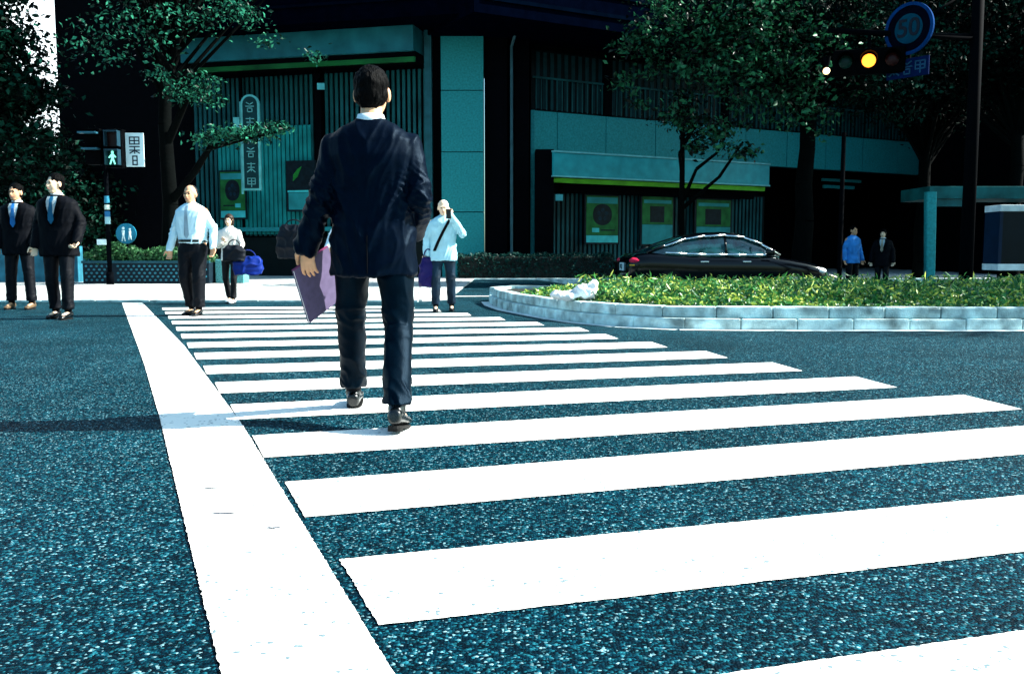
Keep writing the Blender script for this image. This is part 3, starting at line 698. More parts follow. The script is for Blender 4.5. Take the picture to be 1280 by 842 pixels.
# planter at left
a = G(104, 356); x1 = G(262, 356).x
pt = thing('planter', 'long dark latticed planter full of shrubs, behind the man in the white shirt', 'planter', ((a.x+x1)/2, a.y, 0.03))
hw = (x1-a.x)/2
bm = bmesh.new(); box(bm, -hw, hw, 0, .9, 0, .52, .02); link('trough', bm, mat('planter_dark', (.003, .012, .02), .6), pt)
bm = bmesh.new()
nx = int(2*hw/.13)
for j in range(5):
    for i in range(nx):
        x = -hw+.09+i*.13+(.065 if j % 2 else 0)
        if x > hw-.06: continue
        if abs(x+hw-.75) < .08 : continue
        loft(bm, [((x, d, .09+j*.085), (.032, 0, 0), (0, 0, .026)) for d in (-.012, 0.0)], 8, 2)
link('lattice', bm, mat('lattice_teal', (.03, .17, .22), .5, var=.6, scale=1.2), pt)
bm = bmesh.new(); box(bm, -hw-.02, hw+.02, -.03, .06, .5, .56, .01); link('rim', bm, mat('rim_teal', (.012, .06, .08), .5), pt)
P = np.stack([rng.uniform(-hw+.05, hw-.05, 5200), rng.uniform(.0, .9, 5200), rng.uniform(.48, 1., 5200)], 1)
P[:, 2] = .5+(P[:, 2]-.5)*(.65+.45*np.sin(P[:, 0]*3.1+1)*np.sin(P[:, 0]*1.3))
leaves('shrubs', P, .1, SHRUBL, pt)
# low wall behind the suited men
bm = bmesh.new(); box(bm, -16.5, -11.1, 23.6, 23.9, 0, .95, .02)
o = link('low_wall', bm, mat('wall_teal', (.02, .13, .19), .6, var=.4, scale=3)); tag(o, 'low teal-blue wall behind the legs of the two suited men', 'wall')
bm = bmesh.new(); box(bm, x1+.05, x1+.75, 22.9, 23.4, .03, .62, .02)
o = link('stone_bollard_block', bm, mat('block_speckle', (.08, .28, .28), .7, var=.6, scale=30)); tag(o, 'speckled pale stone block between the white-shirted man and the woman', 'block')

# ============================================================ STREET FURNITURE
POLE = mat('pole_dark', (.0004, .001, .002), .8, spec=.02)
sp = G(138, 357)
t = thing('pedestrian_signal', 'pedestrian signal on a dark pole, green walking figure lit', 'traffic signal', (sp.x, sp.y, .03))
def sz(py): return at(138, py, sp.y).z-.03
def sx(px): return at(px, 190, sp.y).x-sp.x
bm = bmesh.new(); tube(bm, (0, 0, 0), (0, 0, sz(163)), .055, .05, 16); tube(bm, (0, 0, 0), (0, 0, .3), .09, .08, 16); link('pole', bm, POLE, t, True)
bm = bmesh.new(); box(bm, sx(140), sx(159.5), -.32, -.04, sz(211), sz(163), .03); link('housing', bm, mat('housing_black', (.0003, .0006, .001), .7, spec=.02), t)
for (pa, pb) in ((166, 185), (189, 208)):
    bm = bmesh.new(); box(bm, sx(141.5), sx(158), -.52, -.30, sz(pa)-.03, sz(pa)); box(bm, sx(141.5), sx(141.5)+.015, -.5, -.3, sz(pb), sz(pa)-.031); box(bm, sx(158)-.015, sx(158), -.5, -.3, sz(pb), sz(pa)-.031); link('visor', bm, mat('visor_dark', (.008, .03, .045), .4), t)
bm = bmesh.new(); box(bm, sx(142), sx(157.5), -.335, -.321, sz(185), sz(167)); link('lens', bm, mat('red_lens_off', (.012, .004, .004), .3), t, label='unlit upper lens')
bm = bmesh.new(); box(bm, sx(142), sx(157.5), -.335, -.321, sz(208), sz(190)); gl = link('lens', bm, mat('green_lens', (.002, .02, .018), .3), t, label='lit lower lens')
bm = bmesh.new(); cx = (sx(142)+sx(157.5))/2-.03; cz = sz(199)
ball(bm, (cx, -.345, cz+.125), (.032, .006, .032)); loft(bm, [((cx, -.345, cz+.09), (.035, 0, 0), (0, .006, 0)), ((cx, -.345, cz-.03), (.03, 0, 0), (0, .006, 0))], 10, 3)
for (x0, z0, x1_, z1_) in ((-.02, .07, -.085, -.0), (.02, .07, .075, .01), (-.015, -.03, -.06, -.15), (.015, -.03, .055, -.15)):
    tube(bm, (cx+x0, -.345, cz+z0), (cx+x1_, -.345, cz+z1_), .018, .016, 8)
link('walking_figure', bm, mat('figure_lit', (.2, .8, .6), .5, emit=(.25, 1, .75), es=.35), gl)
bm = bmesh.new(); box(bm, sx(108), sx(128), -.1, .22, sz(206), sz(161), .03); link('side_housing', bm, mat('housing_black', (.0003, .0006, .001), .7, spec=.02), t)
for (a9, b9, c9, d9) in ((104, 126, 168, 166), (108, 128, 188, 186)):
    bm = bmesh.new(); box(bm, sx(a9), sx(b9), -.28, -.1, sz(c9), sz(d9)); link('side_visor', bm, mat('visor_blue', (.02, .09, .13), .4), t)
bm = bmesh.new(); tube(bm, (sx(110), 0, sz(180)), (sx(182), -.02, sz(180)), .02); tube(bm, (sx(130), 0, sz(205)), (sx(160), -.02, sz(207)), .02); link('bracket', bm, POLE, t)
for i, (pa, pb, c) in enumerate(((245, 254, (.02, .16, .25)), (256, 262, (.5, .6, .55)), (264, 272, (.015, .12, .28)), (271, 280, (.25, .45, .5)))):
    bm = bmesh.new(); tube(bm, (0, 0, sz(pb)), (0, 0, sz(pa)), .06+.001*i, .06+.001*i, 16); link('band', bm, mat('pole_band_%s' % 'abcd'[i], c, .5, var=.1), t)
bm = bmesh.new(); box(bm, -.24, -.02, -.1, -.06, sz(306), sz(299), .01); link('number_plate', bm, mat('plate_white', (.55, .7, .72), .5), t)
sgo = Vector((sp.x+sx(171), sp.y-.12, at(171, 209, sp.y).z))
sg = thing('signal_sign', 'white upright sign with dark characters beside the lit pedestrian signal', 'sign', sgo)
sh = at(171, 167, sp.y).z-sgo.z
bm = bmesh.new(); box(bm, -.215, .215, 0, .03, 0, sh, .006); link('panel', bm, mat('sign_white', (.55, .72, .74), .5, var=.1), sg)
bm = bmesh.new()
strokes(bm, [(0, 1, 1, 1), (0, .5, 1, .5), (0, 0, 1, 0), (0, 1, 0, 0), (1, 1, 1, 0), (.5, 1, .5, 0)], .22, .16, -.11, sh-.26, -.008, -.001, .024)
strokes(bm, [(0, 1, 1, 1), (.5, 1, .5, 0), (0, .45, 1, .45), (0, 0, .35, .3), (1, 0, .65, .3)], .22, .15, -.11, sh-.47, -.008, -.001, .024)
strokes(bm, [(0, 1, 1, 1), (0, 0, 1, 0), (0, 1, 0, 0), (1, 1, 1, 0), (0, .5, 1, .5)], .10, .2, -.05, sh-.74, -.008, -.001, .026)
link('lettering', bm, mat('sign_ink', (.005, .01, .03), .5), sg)

# round blue path sign
rs = at(146, 293, 22.3)
t = thing('path_sign', 'round blue sign with white figures on a short post behind the planter', 'sign', (rs.x, 22.9, 0.03))
bm = bmesh.new(); tube(bm, (0, 0, 0), (0, 0, rs.z), .03); link('post', bm, POLE, t)
bm = bmesh.new(); tube(bm, (0, -.07, rs.z), (0, -.04, rs.z), .25, .25, 32); link('disc', bm, mat('sign_blue', (.012, .16, .26), .4), t)
bm = bmesh.new()
for (x, s) in ((-.06, 1.), (.1, .8)):
    ball(bm, (x, -.08, rs.z+.13*s), (.035*s, .006, .035*s)); tube(bm, (x, -.08, rs.z+.08*s), (x, -.08, rs.z-.06*s), .04*s, .03*s, 8); tube(bm, (x-.01, -.08, rs.z-.05*s), (x-.04*s, -.08, rs.z-.19*s), .018, .014, 8); tube(bm, (x+.01, -.08, rs.z-.05*s), (x+.04*s, -.08, rs.z-.19*s), .018, .014, 8)
link('pictogram', bm, mat('sign_white', (.55, .72, .74)), t)

# mast pole with arm, speed sign and amber signal
mp_ = at(1207, 345, 16.5)
t = thing('mast_pole', 'thick dark mast pole with a long arm, in front of the teal canopy', 'pole', (mp_.x, 16.5, -.25))
bm = bmesh.new(); tube(bm, (0, 0, 0), (0, 0, 7.2), .12, .09, 18); tube(bm, (0, 0, 0), (0, 0, .4), .2, .19, 18); link('shaft', bm, POLE, t, True)
armz = at(1100, 62, 16.5).z+.45
bm = bmesh.new(); tube(bm, (0, 0, armz), (-2.6, 0, armz+.12), .06, .045, 12); tube(bm, (-.02, 0, armz+.9), (-1.3, 0, armz+.07), .02); link('arm', bm, POLE, t, True)
s1 = at(1136, 36, 16.2)
sgn = thing('speed_limit_sign', 'round speed limit sign reading 50 above a small plate, hanging from the mast arm', 'sign', (s1.x, 16.2, s1.z), R(-52))
BLU = mat('sign_blue_deep', (.001, .008, .045), .8, spec=.02)
bm = bmesh.new(); tube(bm, (0, 0, 0), (0, .03, 0), .41, .41, 40); link('disc', bm, mat('disc_navy', (.0004, .001, .005), .8, spec=.02), sgn)
bm = bmesh.new()
bmesh.ops.create_cone(bm, cap_ends=False, segments=40, radius1=.44, radius2=.44, depth=.03, matrix=Matrix.Rotation(math.pi/2, 4, 'X'))
for v in bm.verts: pass
n_ = 40; bmesh.ops.delete(bm, geom=bm.verts[:], context='VERTS')
r1 = []
for (rr_, y) in ((.385, -.012), (.44, -.012), (.44, .03), (.385, .03)): r1.append([bm.verts.new((rr_*math.cos(2*math.pi*i/n_), y, rr_*math.sin(2*math.pi*i/n_))) for i in range(n_)])
for q in range(4):
    for i in range(n_): bm.faces.new((r1[q][i], r1[q][(i+1) % n_], r1[(q+1) % 4][(i+1) % n_], r1[(q+1) % 4][i]))
link('ring', bm, mat('ring_blue', (.001, .03, .12), .8, spec=.02), sgn)
bm = bmesh.new(); tube(bm, (0, -.012, 0), (0, -.001, 0), .25, .25, 32); link('face', bm, mat('face_teal', (.001, .04, .07), .8, spec=.02), sgn)
fc = bpy.data.curves.new('digits', 'FONT'); fc.body = '50'; fc.size = .42; fc.extrude = .004; fc.align_x = 'CENTER'; fc.align_y = 'CENTER'; fc.offset = .006
fo = bpy.data.objects.new('tmp', fc); COL.objects.link(fo); dg = bpy.context.evaluated_depsgraph_get(); dg.update()
fm = bpy.data.meshes.new_from_object(fo.evaluated_get(dg)); bpy.data.objects.remove(fo)
fm.transform(Matrix.Translation((0, -.018, 0)) @ Matrix.Rotation(math.pi/2, 4, 'X'))
linkme('digits', fm, mat('digit_navy', (.001, .004, .012), .5), sgn)
bm = bmesh.new(); box(bm, -.38, .38, 0, .03, -.82, -.50, .01); link('plate', bm, BLU, sgn)
bm = bmesh.new()
for i, g in enumerate((GA, GC, GB)): strokes(bm, g, .17, .2, -.32+.235*i, -.76, -.012, -.002, .022)
link('plate_lettering', bm, mat('letters_teal', (.004, .05, .11), .5), sgn)
bm = bmesh.new(); tube(bm, (.0, .05, -.8), (.0, .05, .75), .025); link('hanger', bm, POLE, sgn)
a1 = at(1086, 76, 16.4)
sgl = thing('vehicle_signal', 'horizontal vehicle signal with its amber lamp glowing, left of the speed limit sign', 'traffic signal', (a1.x, 16.4, a1.z), R(-20))
bm = bmesh.new(); box(bm, -.6, .6, 0, .2, -.22, .22, .05); link('housing', bm, mat('housing_black', (.0003, .0006, .001), .7, spec=.02), sgl)
for i, (x, m_, lb) in enumerate(((-.38, mat('lens_green_off', (.002, .02, .015), .3), 'unlit green lens'), (0, mat('lens_amber_lit', (.9, .4, .05), .4, emit=(1, .24, .02), es=.95), 'glowing amber lens'), (.38, mat('lens_red_off', (.02, .003, .003), .3), 'unlit red lens'))):
    bm = bmesh.new(); ball(bm, (x, -.005, 0), (.115, .03, .115), 20, 14); link('lens', bm, m_, sgl, True, label=lb)
    bm = bmesh.new()
    for k in range(12):
        a0 = math.pi*(k/12); a2 = math.pi*((k+1)/12)
        vs = [bm.verts.new((x+.15*math.cos(a_), y_, .15*math.sin(a_))) for a_, y_ in ((a0, 0), (a2, 0), (a2, -.2), (a0, -.2))]; bm.faces.new(vs)
    bmesh.ops.remove_doubles(bm, verts=bm.verts, dist=.001); bmesh.ops.solidify(bm, geom=bm.faces[:], thickness=.006); link('visor', bm, mat('housing_black', (.0003, .0006, .001), .7, spec=.02), sgl)
bm = bmesh.new(); tube(bm, (.0, .1, .2), (.0, .1, .5), .03); link('hanger', bm, POLE, sgl)
a1 = at(1033, 89, 20.5)
o = thing('wall_lamp', 'small warm glowing lamp on the dark right wing, left of the amber signal', 'lamp', a1)
bm = bmesh.new(); ball(bm, (0, 0, 0), .075); link('globe', bm, mat('globe_lit', (1, .8, .5), .5, emit=(1, .6, .25), es=.8), o, True)
bm = bmesh.new(); tube(bm, (0, 0, .1), (0, .0, .3), .05, .09); tube(bm, (0, 0, .3), (0, 3.5, .3), .02); link('bracket', bm, POLE, o)
bm = bmesh.new(); b9 = at(1049, 345, 22); tube(bm, (b9.x, 22, -.25), (b9.x, 22, 3.6), .06, .05, 14)
o = link('slim_post', bm, POLE); tag(o, 'slim black post behind the island, between the sedan nose and the blue-shirted passer-by', 'post')

# white crumpled bag on the ivy
bg_ = at(733, 368, 11.2)
bm = bmesh.new(); ball(bm, (0, 0, .03), (.15, .12, .085)); ball(bm, (-.25, -.03, -.01), (.2, .1, .045)); ball(bm, (.08, 0, .09), (.07, .07, .06))
me = remesh(bm, .012, 2, lambda p: .035*noise.noise(p*9)+.02*ridge(p, 14))
o = linkme('plastic_bag', me, mat('white_plastic', (.75, .77, .76), .5), smooth=True); o.location = bg_
tag(o, 'crumpled white plastic bag lying on the ivy near the island nose', 'plastic bag')

# ============================================================ CAR
def sedan(loc, rz, label):
    t = thing('sedan', label, 'car', loc, rz)
    PB = mat('black_car_paint', (.0006, .0008, .0015), .1, var=.05, spec=.25, coat=.0)
    GL = mat('car_glass', (.006, .04, .045), .05, var=.9, scale=5, spec=1.)  # patchy cyan base colour stands for reflections in the windows
    CH = mat('chrome', (.7, .74, .75), .18, metal=1, var=.05)
    BL = mat('tyre_rubber', (.006, .006, .007), .8)
    L = 4.75; Wd = 1.8
    # half-length stations: x from rear (-) to nose (+): (x, z_top, z_bot, halfwidth)
    st = [(-2.38, .78, .42, .70), (-2.33, .90, .32, .80), (-2.2, .985, .27, .85), (-1.9, 1.01, .24, .885), (-1.5, 1.00, .22, .90), (-.9, .965, .2, .90), (-.2, .95, .2, .90), (.5, .945, .2, .90), (1.0, .93, .2, .90), (1.4, .88, .21, .89), (1.8, .815, .23, .87), (2.1, .75, .26, .83), (2.28, .68, .3, .76), (2.37, .60, .38, .64)]
    bm = bmesh.new(); secs = []
    prof = [(0, 1.0, 1), (.55, 1.0, 1), (.82, .985, 1), (.93, .93, 1), (.985, .84, 1), (1.0, .70, 1), (.985, .4, 1), (.96, .12, 1), (.9, 0, 1), (.5, 0, 1), (0, 0, 1)]
    rings = []
    for (x, zt, zb, hw) in st:
        right = [(hw*a, zb+(zt-zb)*c) for a, c, _ in prof]; full = right+[(-a, c) for a, c in right[-2:0:-1]]
        rings.append([bm.verts.new((x, y, z)) for y, z in full])
    n = len(rings[0])
    for i in range(len(rings)-1):
        for j in range(n): k = (j+1) % n; bm.faces.new((rings[i][j], rings[i][k], rings[i+1][k], rings[i+1][j]))
    bm.faces.new(rings[0]); bm.faces.new(rings[-1])
    link('body', bm, PB, t, True)
    # greenhouse: base line and roof line
    gh = [(-1.95, 1.0, .62, 1.0), (-1.55, .99, .70, 1.17), (-1.05, .965, .74, 1.345), (-.6, .95, .72, 1.415), (-.1, .95, .70, 1.435), (.35, .945, .70, 1.39), (.75, .94, .72, 1.22), (1.2, .93, .70, .955)]
    bm = bmesh.new(); rings = []
    for (x, zb, hw, zt) in gh:
        hb = .80 if -1.9 < x < 1.1 else .66; zb -= .03; hgt = zt-zb; tw = hb-(hb-.60)*min(1, hgt/.45)
        q = [(hb, 0), (hb-(hb-tw)*.5, .5), (tw+.02, .86), (tw-.06, .965), (tw*.5, 1), (0, 1.0)]
        full = [(y, zb+hgt*c) for y, c in q]+[(-y, zb+hgt*c) for y, c in q[-2::-1]]
        rings.append([bm.verts.new((x, y, z)) for y, z in full])
    n = len(rings[0]); gl = bm
    for i in range(len(rings)-1):
        for j in range(n-1): bm.faces.new((rings[i][j], rings[i][j+1], rings[i+1][j+1], rings[i+1][j]))
    bm.faces.new(rings[0]); bm.faces.new(rings[-1][::-1])
    pr_ = [[v.co.copy() for v in r_] for r_ in rings]
    link('windows', bm, GL, t, True)
    # roof skin from c>=.86, x index 2..5
    bm = bmesh.new(); rr_ = [[bm.verts.new(c+Vector((0, 0, .014))+Vector((0, math.copysign(.012, c.y) if abs(c.y) > .01 else 0, 0))) for c in r_[2:9]] for r_ in pr_[2:6]]
    for i in range(len(rr_)-1):
        for j in range(6): bm.faces.new((rr_[i][j], rr_[i][j+1], rr_[i+1][j+1], rr_[i+1][j]))
    bmesh.ops.solidify(bm, geom=bm.faces[:], thickness=.01)
    link('roof', bm, PB, t, True)
    # pillars and roof rails, chrome belt
    for s in (0, -1):
        bm = bmesh.new(); e = 2 if s == 0 else 8
        for i in range(len(pr_)-1): tube(bm, pr_[i][e]+Vector((0, .012*(1 if s == 0 else -1), .012)), pr_[i+1][e]+Vector((0, .012*(1 if s == 0 else -1), .012)), .032, .032, 10)
        b0 = 0 if s == 0 else 10; e1 = 1 if s == 0 else 9
        for i in (4,): tube(bm, pr_[i][b0], pr_[i][e], .03, .03, 8)
        link('roof_rail', bm, PB, t, True)
        bm = bmesh.new()
        for i in range(1, len(pr_)-1): tube(bm, pr_[i][b0]+Vector((0, .02*(1 if s == 0 else -1), .045)), pr_[i+1][b0]+Vector((0, .02*(1 if s == 0 else -1), .045)), .024, .024, 8)
        for i in range(1, len(pr_)-1):
            tube(bm, pr_[i][e]+Vector((0, .045*(1 if s == 0 else -1), .0)), pr_[i+1][e]+Vector((0, .045*(1 if s == 0 else -1), .01)), .022, .022, 8)
        link('window_trim', bm, CH, t, True)
        y = .905*(1 if s == 0 else -1)
        for xh in (-.65, .35):
            bm = bmesh.new(); box(bm, xh-.1, xh+.1, y-.012, y+.012, .80, .83, .008); link('door_handle', bm, CH, t)
        bm = bmesh.new(); box(bm, .78, .98, min(y, y*1.12), max(y, y*1.12), .94, 1.07, .03); link('wing_mirror', bm, PB, t, True)
        # lights
        bm = bmesh.new(); ball(bm, (-2.22, y*.80, .84), (.16, .13, .07)); tl = link('tail_light', bm, mat('tail_red', (.6, .02, .06), .2), t, True)
        bm = bmesh.new(); ball(bm, (-2.27, y*.78, .745), (.10, .12, .035)); link('indicator', bm, mat('tail_amber', (.75, .4, .02), .2), tl, True)
        bm = bmesh.new(); ball(bm, (2.15, y*.78, .62), (.18, .12, .075)); link('headlight', bm, mat('headlight_glass', (.6, .65, .65), .1), t, True)
        for xw in (-1.45, 1.45):
            bm = bmesh.new(); tube(bm, (xw, y*.78, .32), (xw, y*1.0, .32), .325, .325, 32); wh = link('wheel', bm, BL, t)
            bm = bmesh.new(); tube(bm, (xw, y*.99, .32), (xw, y*1.01, .32), .21, .2, 24); link('rim', bm, CH, wh)
    bm = bmesh.new(); box(bm, -2.42, -2.385, -.19, .19, .62, .79, .004); npl = link('number_plate', bm, mat('plate_white', (.55, .7, .72)), t)
    bm = bmesh.new()
    for i, g in enumerate((GB, GC)): 
        for (x0, z0, x1, z1) in g: tube(bm, (-2.425, .08-.13*i-x0*.09, .655+z0*.1), (-2.425, .08-.13*i-x1*.09, .655+z1*.1), .007, .007, 6)
    link('plate_marks', bm, mat('plate_ink', (.01, .08, .1), .5), npl)
    bm = bmesh.new(); box(bm, -2.43, -2.3, -.72, .72, .40, .50, .03); link('bumper', bm, PB, t, True)
    return t
cc = at(903, 330, 21.2)
sedan((cc.x-.10, 21.0, -.25), R(4), 'black four-door sedan parked beyond the ivy island').scale = (.94, 1, 1.04)

# ============================================================ PEOPLE
SKIN = mat('skin', (.55, .30, .17), .5, var=.12, scale=12)
SKINP = mat('skin_pale', (.72, .50, .34), .5, var=.1, scale=12)
HAIRB = mat('hair_black', (.0003, .0004, .0006), .6, var=.3, spec=.04, scale=40, bump=.6, bscale=120, stretch=(1, 1, .2))
HAIRG = mat('hair_grey', (.12, .12, .11), .5, var=.4, scale=40, bump=.6, bscale=120)
HAIRW = mat('hair_white', (.6, .58, .5), .5, var=.2, scale=40, bump=.6, bscale=120)
SHOE = mat('black_leather', (.0015, .003, .004), .25, var=.2, spec=.4)
EYE = mat('eye_dark', (.01, .008, .008), .2)
LIP = mat('lips', (.35, .12, .1), .5)
WSHIRT = mat('white_shirt', (.62, .74, .78), .8, var=.06)
def V(*a): return Vector(a)

def head(bm, c, yaw=0, pitch=0, s=1.):
    Rm = Euler((pitch, 0, yaw)).to_matrix()
    def P(x, y, z): return c+Rm @ Vector((x*s, y*s, z*s))
    ball(bm, P(0, -.012, .03), (.076*s, .092*s, .092*s), 24, 18, Rm)      # cranium
    ball(bm, P(0, .028, -.015), (.062*s, .066*s, .085*s), 20, 16, Rm)     # face
    ball(bm, P(0, .045, -.075), (.040*s, .038*s, .032*s), 14, 10, Rm)     # jaw and chin
    ball(bm, P(.026, .060, -.02), (.024*s, .022*s, .026*s), 10, 8, Rm); ball(bm, P(-.026, .060, -.02), (.024*s, .022*s, .026*s), 10, 8, Rm)
    chain(bm, [P(0, .088, .012), P(0, .106, -.022)], [.010*s, .0145*s]); ball(bm, P(0, .083, .028), (.045*s, .014*s, .012*s), 12, 8, Rm)
    ball(bm, P(0, .088, -.05), (.022*s, .012*s, .010*s), 12, 8, Rm)
    for sg_ in (-1, 1):
        ball(bm, P(.078*sg_, -.002, -.002), (.012*s, .022*s, .034*s), 12, 10, Rm)
    return P, Rm

def hand(bm, wrist, d, nrm, side=1, s=1., curl=.5, spread=.12):
    """wrist point, direction of the fingers d, palm normal nrm (towards which fingers curl); thumb on `side`"""
    d = Vector(d).normalized(); nrm = (Vector(nrm)-d*Vector(nrm).dot(d)).normalized(); l = d.cross(nrm).normalized()*side   # l towards the thumb
    Rm = Matrix((l, nrm, d)).transposed()
    ball(bm, wrist+d*.045*s, (.040*s, .016*s, .050*s), 14, 10, Rm); ball(bm, wrist+d*.07*s, (.040*s, .014*s, .03*s), 14, 10, Rm); chain(bm, [wrist-d*.02*s, wrist+d*.03*s], [.026*s, .025*s])
    for i, (off, L) in enumerate(((.030, .078), (.010, .086), (-.010, .080), (-.029, .062))):
        b = wrist+d*.088*s+l*off*s; dd = (d+l*spread*(off/.03)).normalized(); p = [b-dd*.02*s, b]; ang = 0
        for k, f in enumerate((.45, .31, .24)):
            ang += curl*(.75 if k == 0 else 1)
            p.append(p[-1]+(dd*math.cos(ang)+nrm*math.sin(ang))*L*f*s)
        chain(bm, p, [.0095*s, .0095*s, .0088*s, .008*s, .007*s])
    b = wrist+d*.025*s+l*.03*s
    chain(bm, [b, b+(l*.7+d*.6+nrm*.25).normalized()*.042*s, b+(l*.7+d*.6+nrm*.25).normalized()*.042*s+(d*.9+nrm*.45+l*.15).normalized()*.052*s], [.015*s, .012*s, .0095*s])

BASE = dict(hipL=V(-.09, 0, .92), hipR=V(.09, 0, .92), kneeL=V(-.10, .02, .50), kneeR=V(.10, .02, .50), ankL=V(-.10, 0, .09), ankR=V(.10, 0, .09),
            shL=V(-.180, 0, 1.395), shR=V(.180, 0, 1.395), elL=V(-.25, -.02, 1.15), elR=V(.25, -.02, 1.15), wrL=V(-.27, .05, .90), wrR=V(.27, .05, .90),
            neck=V(0, 0, 1.46), head=V(0, .025, 1.615), toeL=V(0, 1, 0), toeR=V(0, 1, 0), hdL=V(0, .1, -1), hdR=V(0, .1, -1), pnL=V(.3, 1, 0), pnR=V(-.3, 1, 0))
TORSO = [(.76, .205, .135), (.88, .200, .135), (1.0, .185, .125), (1.1, .180, .120), (1.2, .192, .125), (1.32, .205, .130), (1.40, .200, .118), (1.455, .15, .095), (1.50, .075, .07)]
def trad(T, z):
    for i in range(len(T)-1):
        if T[i][0] <= z <= T[i+1][0]:
            f = (z-T[i][0])/(T[i+1][0]-T[i][0]); return T[i][1]+(T[i+1][1]-T[i][1])*f, T[i][2]+(T[i+1][2]-T[i][2])*f
    return T[-1][1:3] if z > T[-1][0] else T[0][1:3]
def patch(bm, T, cols, y0=0, off=.008, sgn=1, pw=2.2):
    """a thin strip on the torso surface: cols = list of (z, xa, xb)"""
    g = []
    for (z, xa, xb) in cols:
        row = []
        for k in range(7):
            x = xa+(xb-xa)*k/6; rx, ry = trad(T, z); q = min(.999, abs(x/rx)); y = ry*(1-q**pw)**(1/pw)
            row.append(bm.verts.new((x, sgn*(y+off)+y0, z)))
        g.append(row)
    for i in range(len(g)-1):
        for k in range(6): bm.faces.new((g[i][k], g[i][k+1], g[i+1][k+1], g[i+1][k]))
    bmesh.ops.solidify(bm, geom=bm.faces[:], thickness=.006)

def person(label, loc, yaw, height, pose={}, top='jacket', topmat=None, legmat=None, hair='short', hairmat=HAIRB, skin=SKIN, tie=None, female=False, vox=.010, hem=.76, wide=1., fat=1., headyaw=0, headpitch=0, curl=(.5, .5), shoemat=SHOE, foldA=.010, hscale=1.04, belt=False, armsleeve=1., legw=1., group=None, shoepitch=(0, 0)):
    J = dict(BASE); J.update(pose); s = height/1.75
    t = thing('person', label, 'person', loc, yaw, group=group, scale=s)
    hs = (.96 if female else 1.)*hscale
    # body: one continuous skin
    bm = bmesh.new(); P, Rm = head(bm, J['head'], headyaw, headpitch, hs)
    chain(bm, [J['neck']+V(0, 0, -.05), J['neck']+V(0, 0, .03), J['head']+V(0, -.015, -.06)], [.058, .054, .054])
    zloft(bm, [(z, a*.86*wide, b*.8*fat) for z, a, b in TORSO if z > .85], 24)
    for sd_ in 'LR':
        chain(bm, [J['sh'+sd_], J['el'+sd_], J['wr'+sd_]], [.048, .036, .026])
        hand(bm, J['wr'+sd_], J['hd'+sd_], J['pn'+sd_], -1 if sd_ == 'L' else 1, .98*hs, curl[0 if sd_ == 'L' else 1])
        chain(bm, [J['hip'+sd_], J['knee'+sd_], J['ank'+sd_]], [.075, .052, .038])
        td = J['toe'+sd_].normalized(); chain(bm, [J['ank'+sd_]+V(0, 0, -.03), J['ank'+sd_]+td*.12+V(0, 0, -.045)], [.035, .028])
    linkme('body', remesh(bm, vox*.6 if vox < .008 else .009, 3), skin, t, True)
    for sg_ in (-1, 1):
        bm = bmesh.new(); ball(bm, P(.028*sg_*hs, .086*hs, .008*hs), (.013*hs, .007*hs, .0065*hs), 10, 8, Rm); link('eye', bm, EYE, t, True)
        bm = bmesh.new(); ball(bm, P(.029*sg_*hs, .091*hs, .030*hs), (.019*hs, .006*hs, .004*hs), 10, 8, Rm); link('eyebrow', bm, hairmat, t, True)
    bm = bmesh.new(); ball(bm, P(0, .095*hs, -.052*hs), (.022*hs, .007*hs, .006*hs), 12, 8, Rm); link('mouth', bm, LIP, t, True)
    # hair
    bm = bmesh.new()
    if hair == 'short':
        ball(bm, P(0, -.020, .046), (.083*hs, .094*hs, .088*hs), 26, 20, Rm); ball(bm, P(0, -.045, .0), (.074*hs, .062*hs, .078*hs), 20, 16, Rm)
        ball(bm, P(.052, -.03, .0), (.03*hs, .045*hs, .05*hs), 14, 10, Rm); ball(bm, P(-.052, -.03, .0), (.03*hs, .045*hs, .05*hs), 14, 10, Rm)
    elif hair == 'thin':
        ball(bm, P(0, -.03, .044), (.078*hs, .078*hs, .080*hs), 26, 20, Rm)
        ball(bm, P(0, -.045, .015), (.078*hs, .066*hs, .075*hs), 26, 20, Rm)
    elif hair == 'bob':
        ball(bm, P(0, -.018, .045), (.088*hs, .098*hs, .092*hs), 26, 20, Rm); ball(bm, P(0, -.05, -.02), (.085*hs, .062*hs, .10*hs), 20, 16, Rm)
        for sg_ in (-1, 1): ball(bm, P(.068*sg_, -.01, -.02), (.022*hs, .045*hs, .08*hs), 14, 10, Rm)
    linkme('hair', remesh(bm, min(.008, vox), 2, lambda p: .006*noise.noise(Vector((p.x*75, p.y*75, p.z*30)))+.005*noise.noise(p*28)), hairmat, t, True)
    # trousers
    def lf(p):
        a = .45*foldA*(ridge(Vector((p.x*1.6+.5*p.z, p.y, p.z*.7)), 6)-.3)
        k = math.exp(-((p.z-.50)/.10)**2)+1.3*math.exp(-((p.z-.17)/.09)**2)+.7*math.exp(-((p.z-.86)/.09)**2)
        return a+k*foldA*.5*(ridge(Vector((p.x*1.5, p.y*1.5, p.z*2.+p.x*1.6)), 7)-.25)
    bm = bmesh.new()
    zloft(bm, [(.78, .13*wide, .10*fat), (.86, .165*wide, .122*fat), (.95, .165*wide, .118*fat), (1.03, .150*wide, .110*fat)], 26)
    for sd_ in 'LR':
        h_, k_, a_ = J['hip'+sd_], J['knee'+sd_], J['ank'+sd_]
        secs = []
        for i, (f, r_) in enumerate(((0, .098), (.35, .092), (.75, .078), (1., .072))):
            secs.append((h_.lerp(k_, f), (r_*legw*1., 0, 0), (0, r_*1.08*legw, 0)))
        for f, r_ in ((.35, .069), (.7, .066), (.93, .068)): secs.append((k_.lerp(a_, f), (r_*legw, 0, 0), (0, r_*1.12*legw, 0)))
        loft(bm, secs[::-1], 22, 2.1)
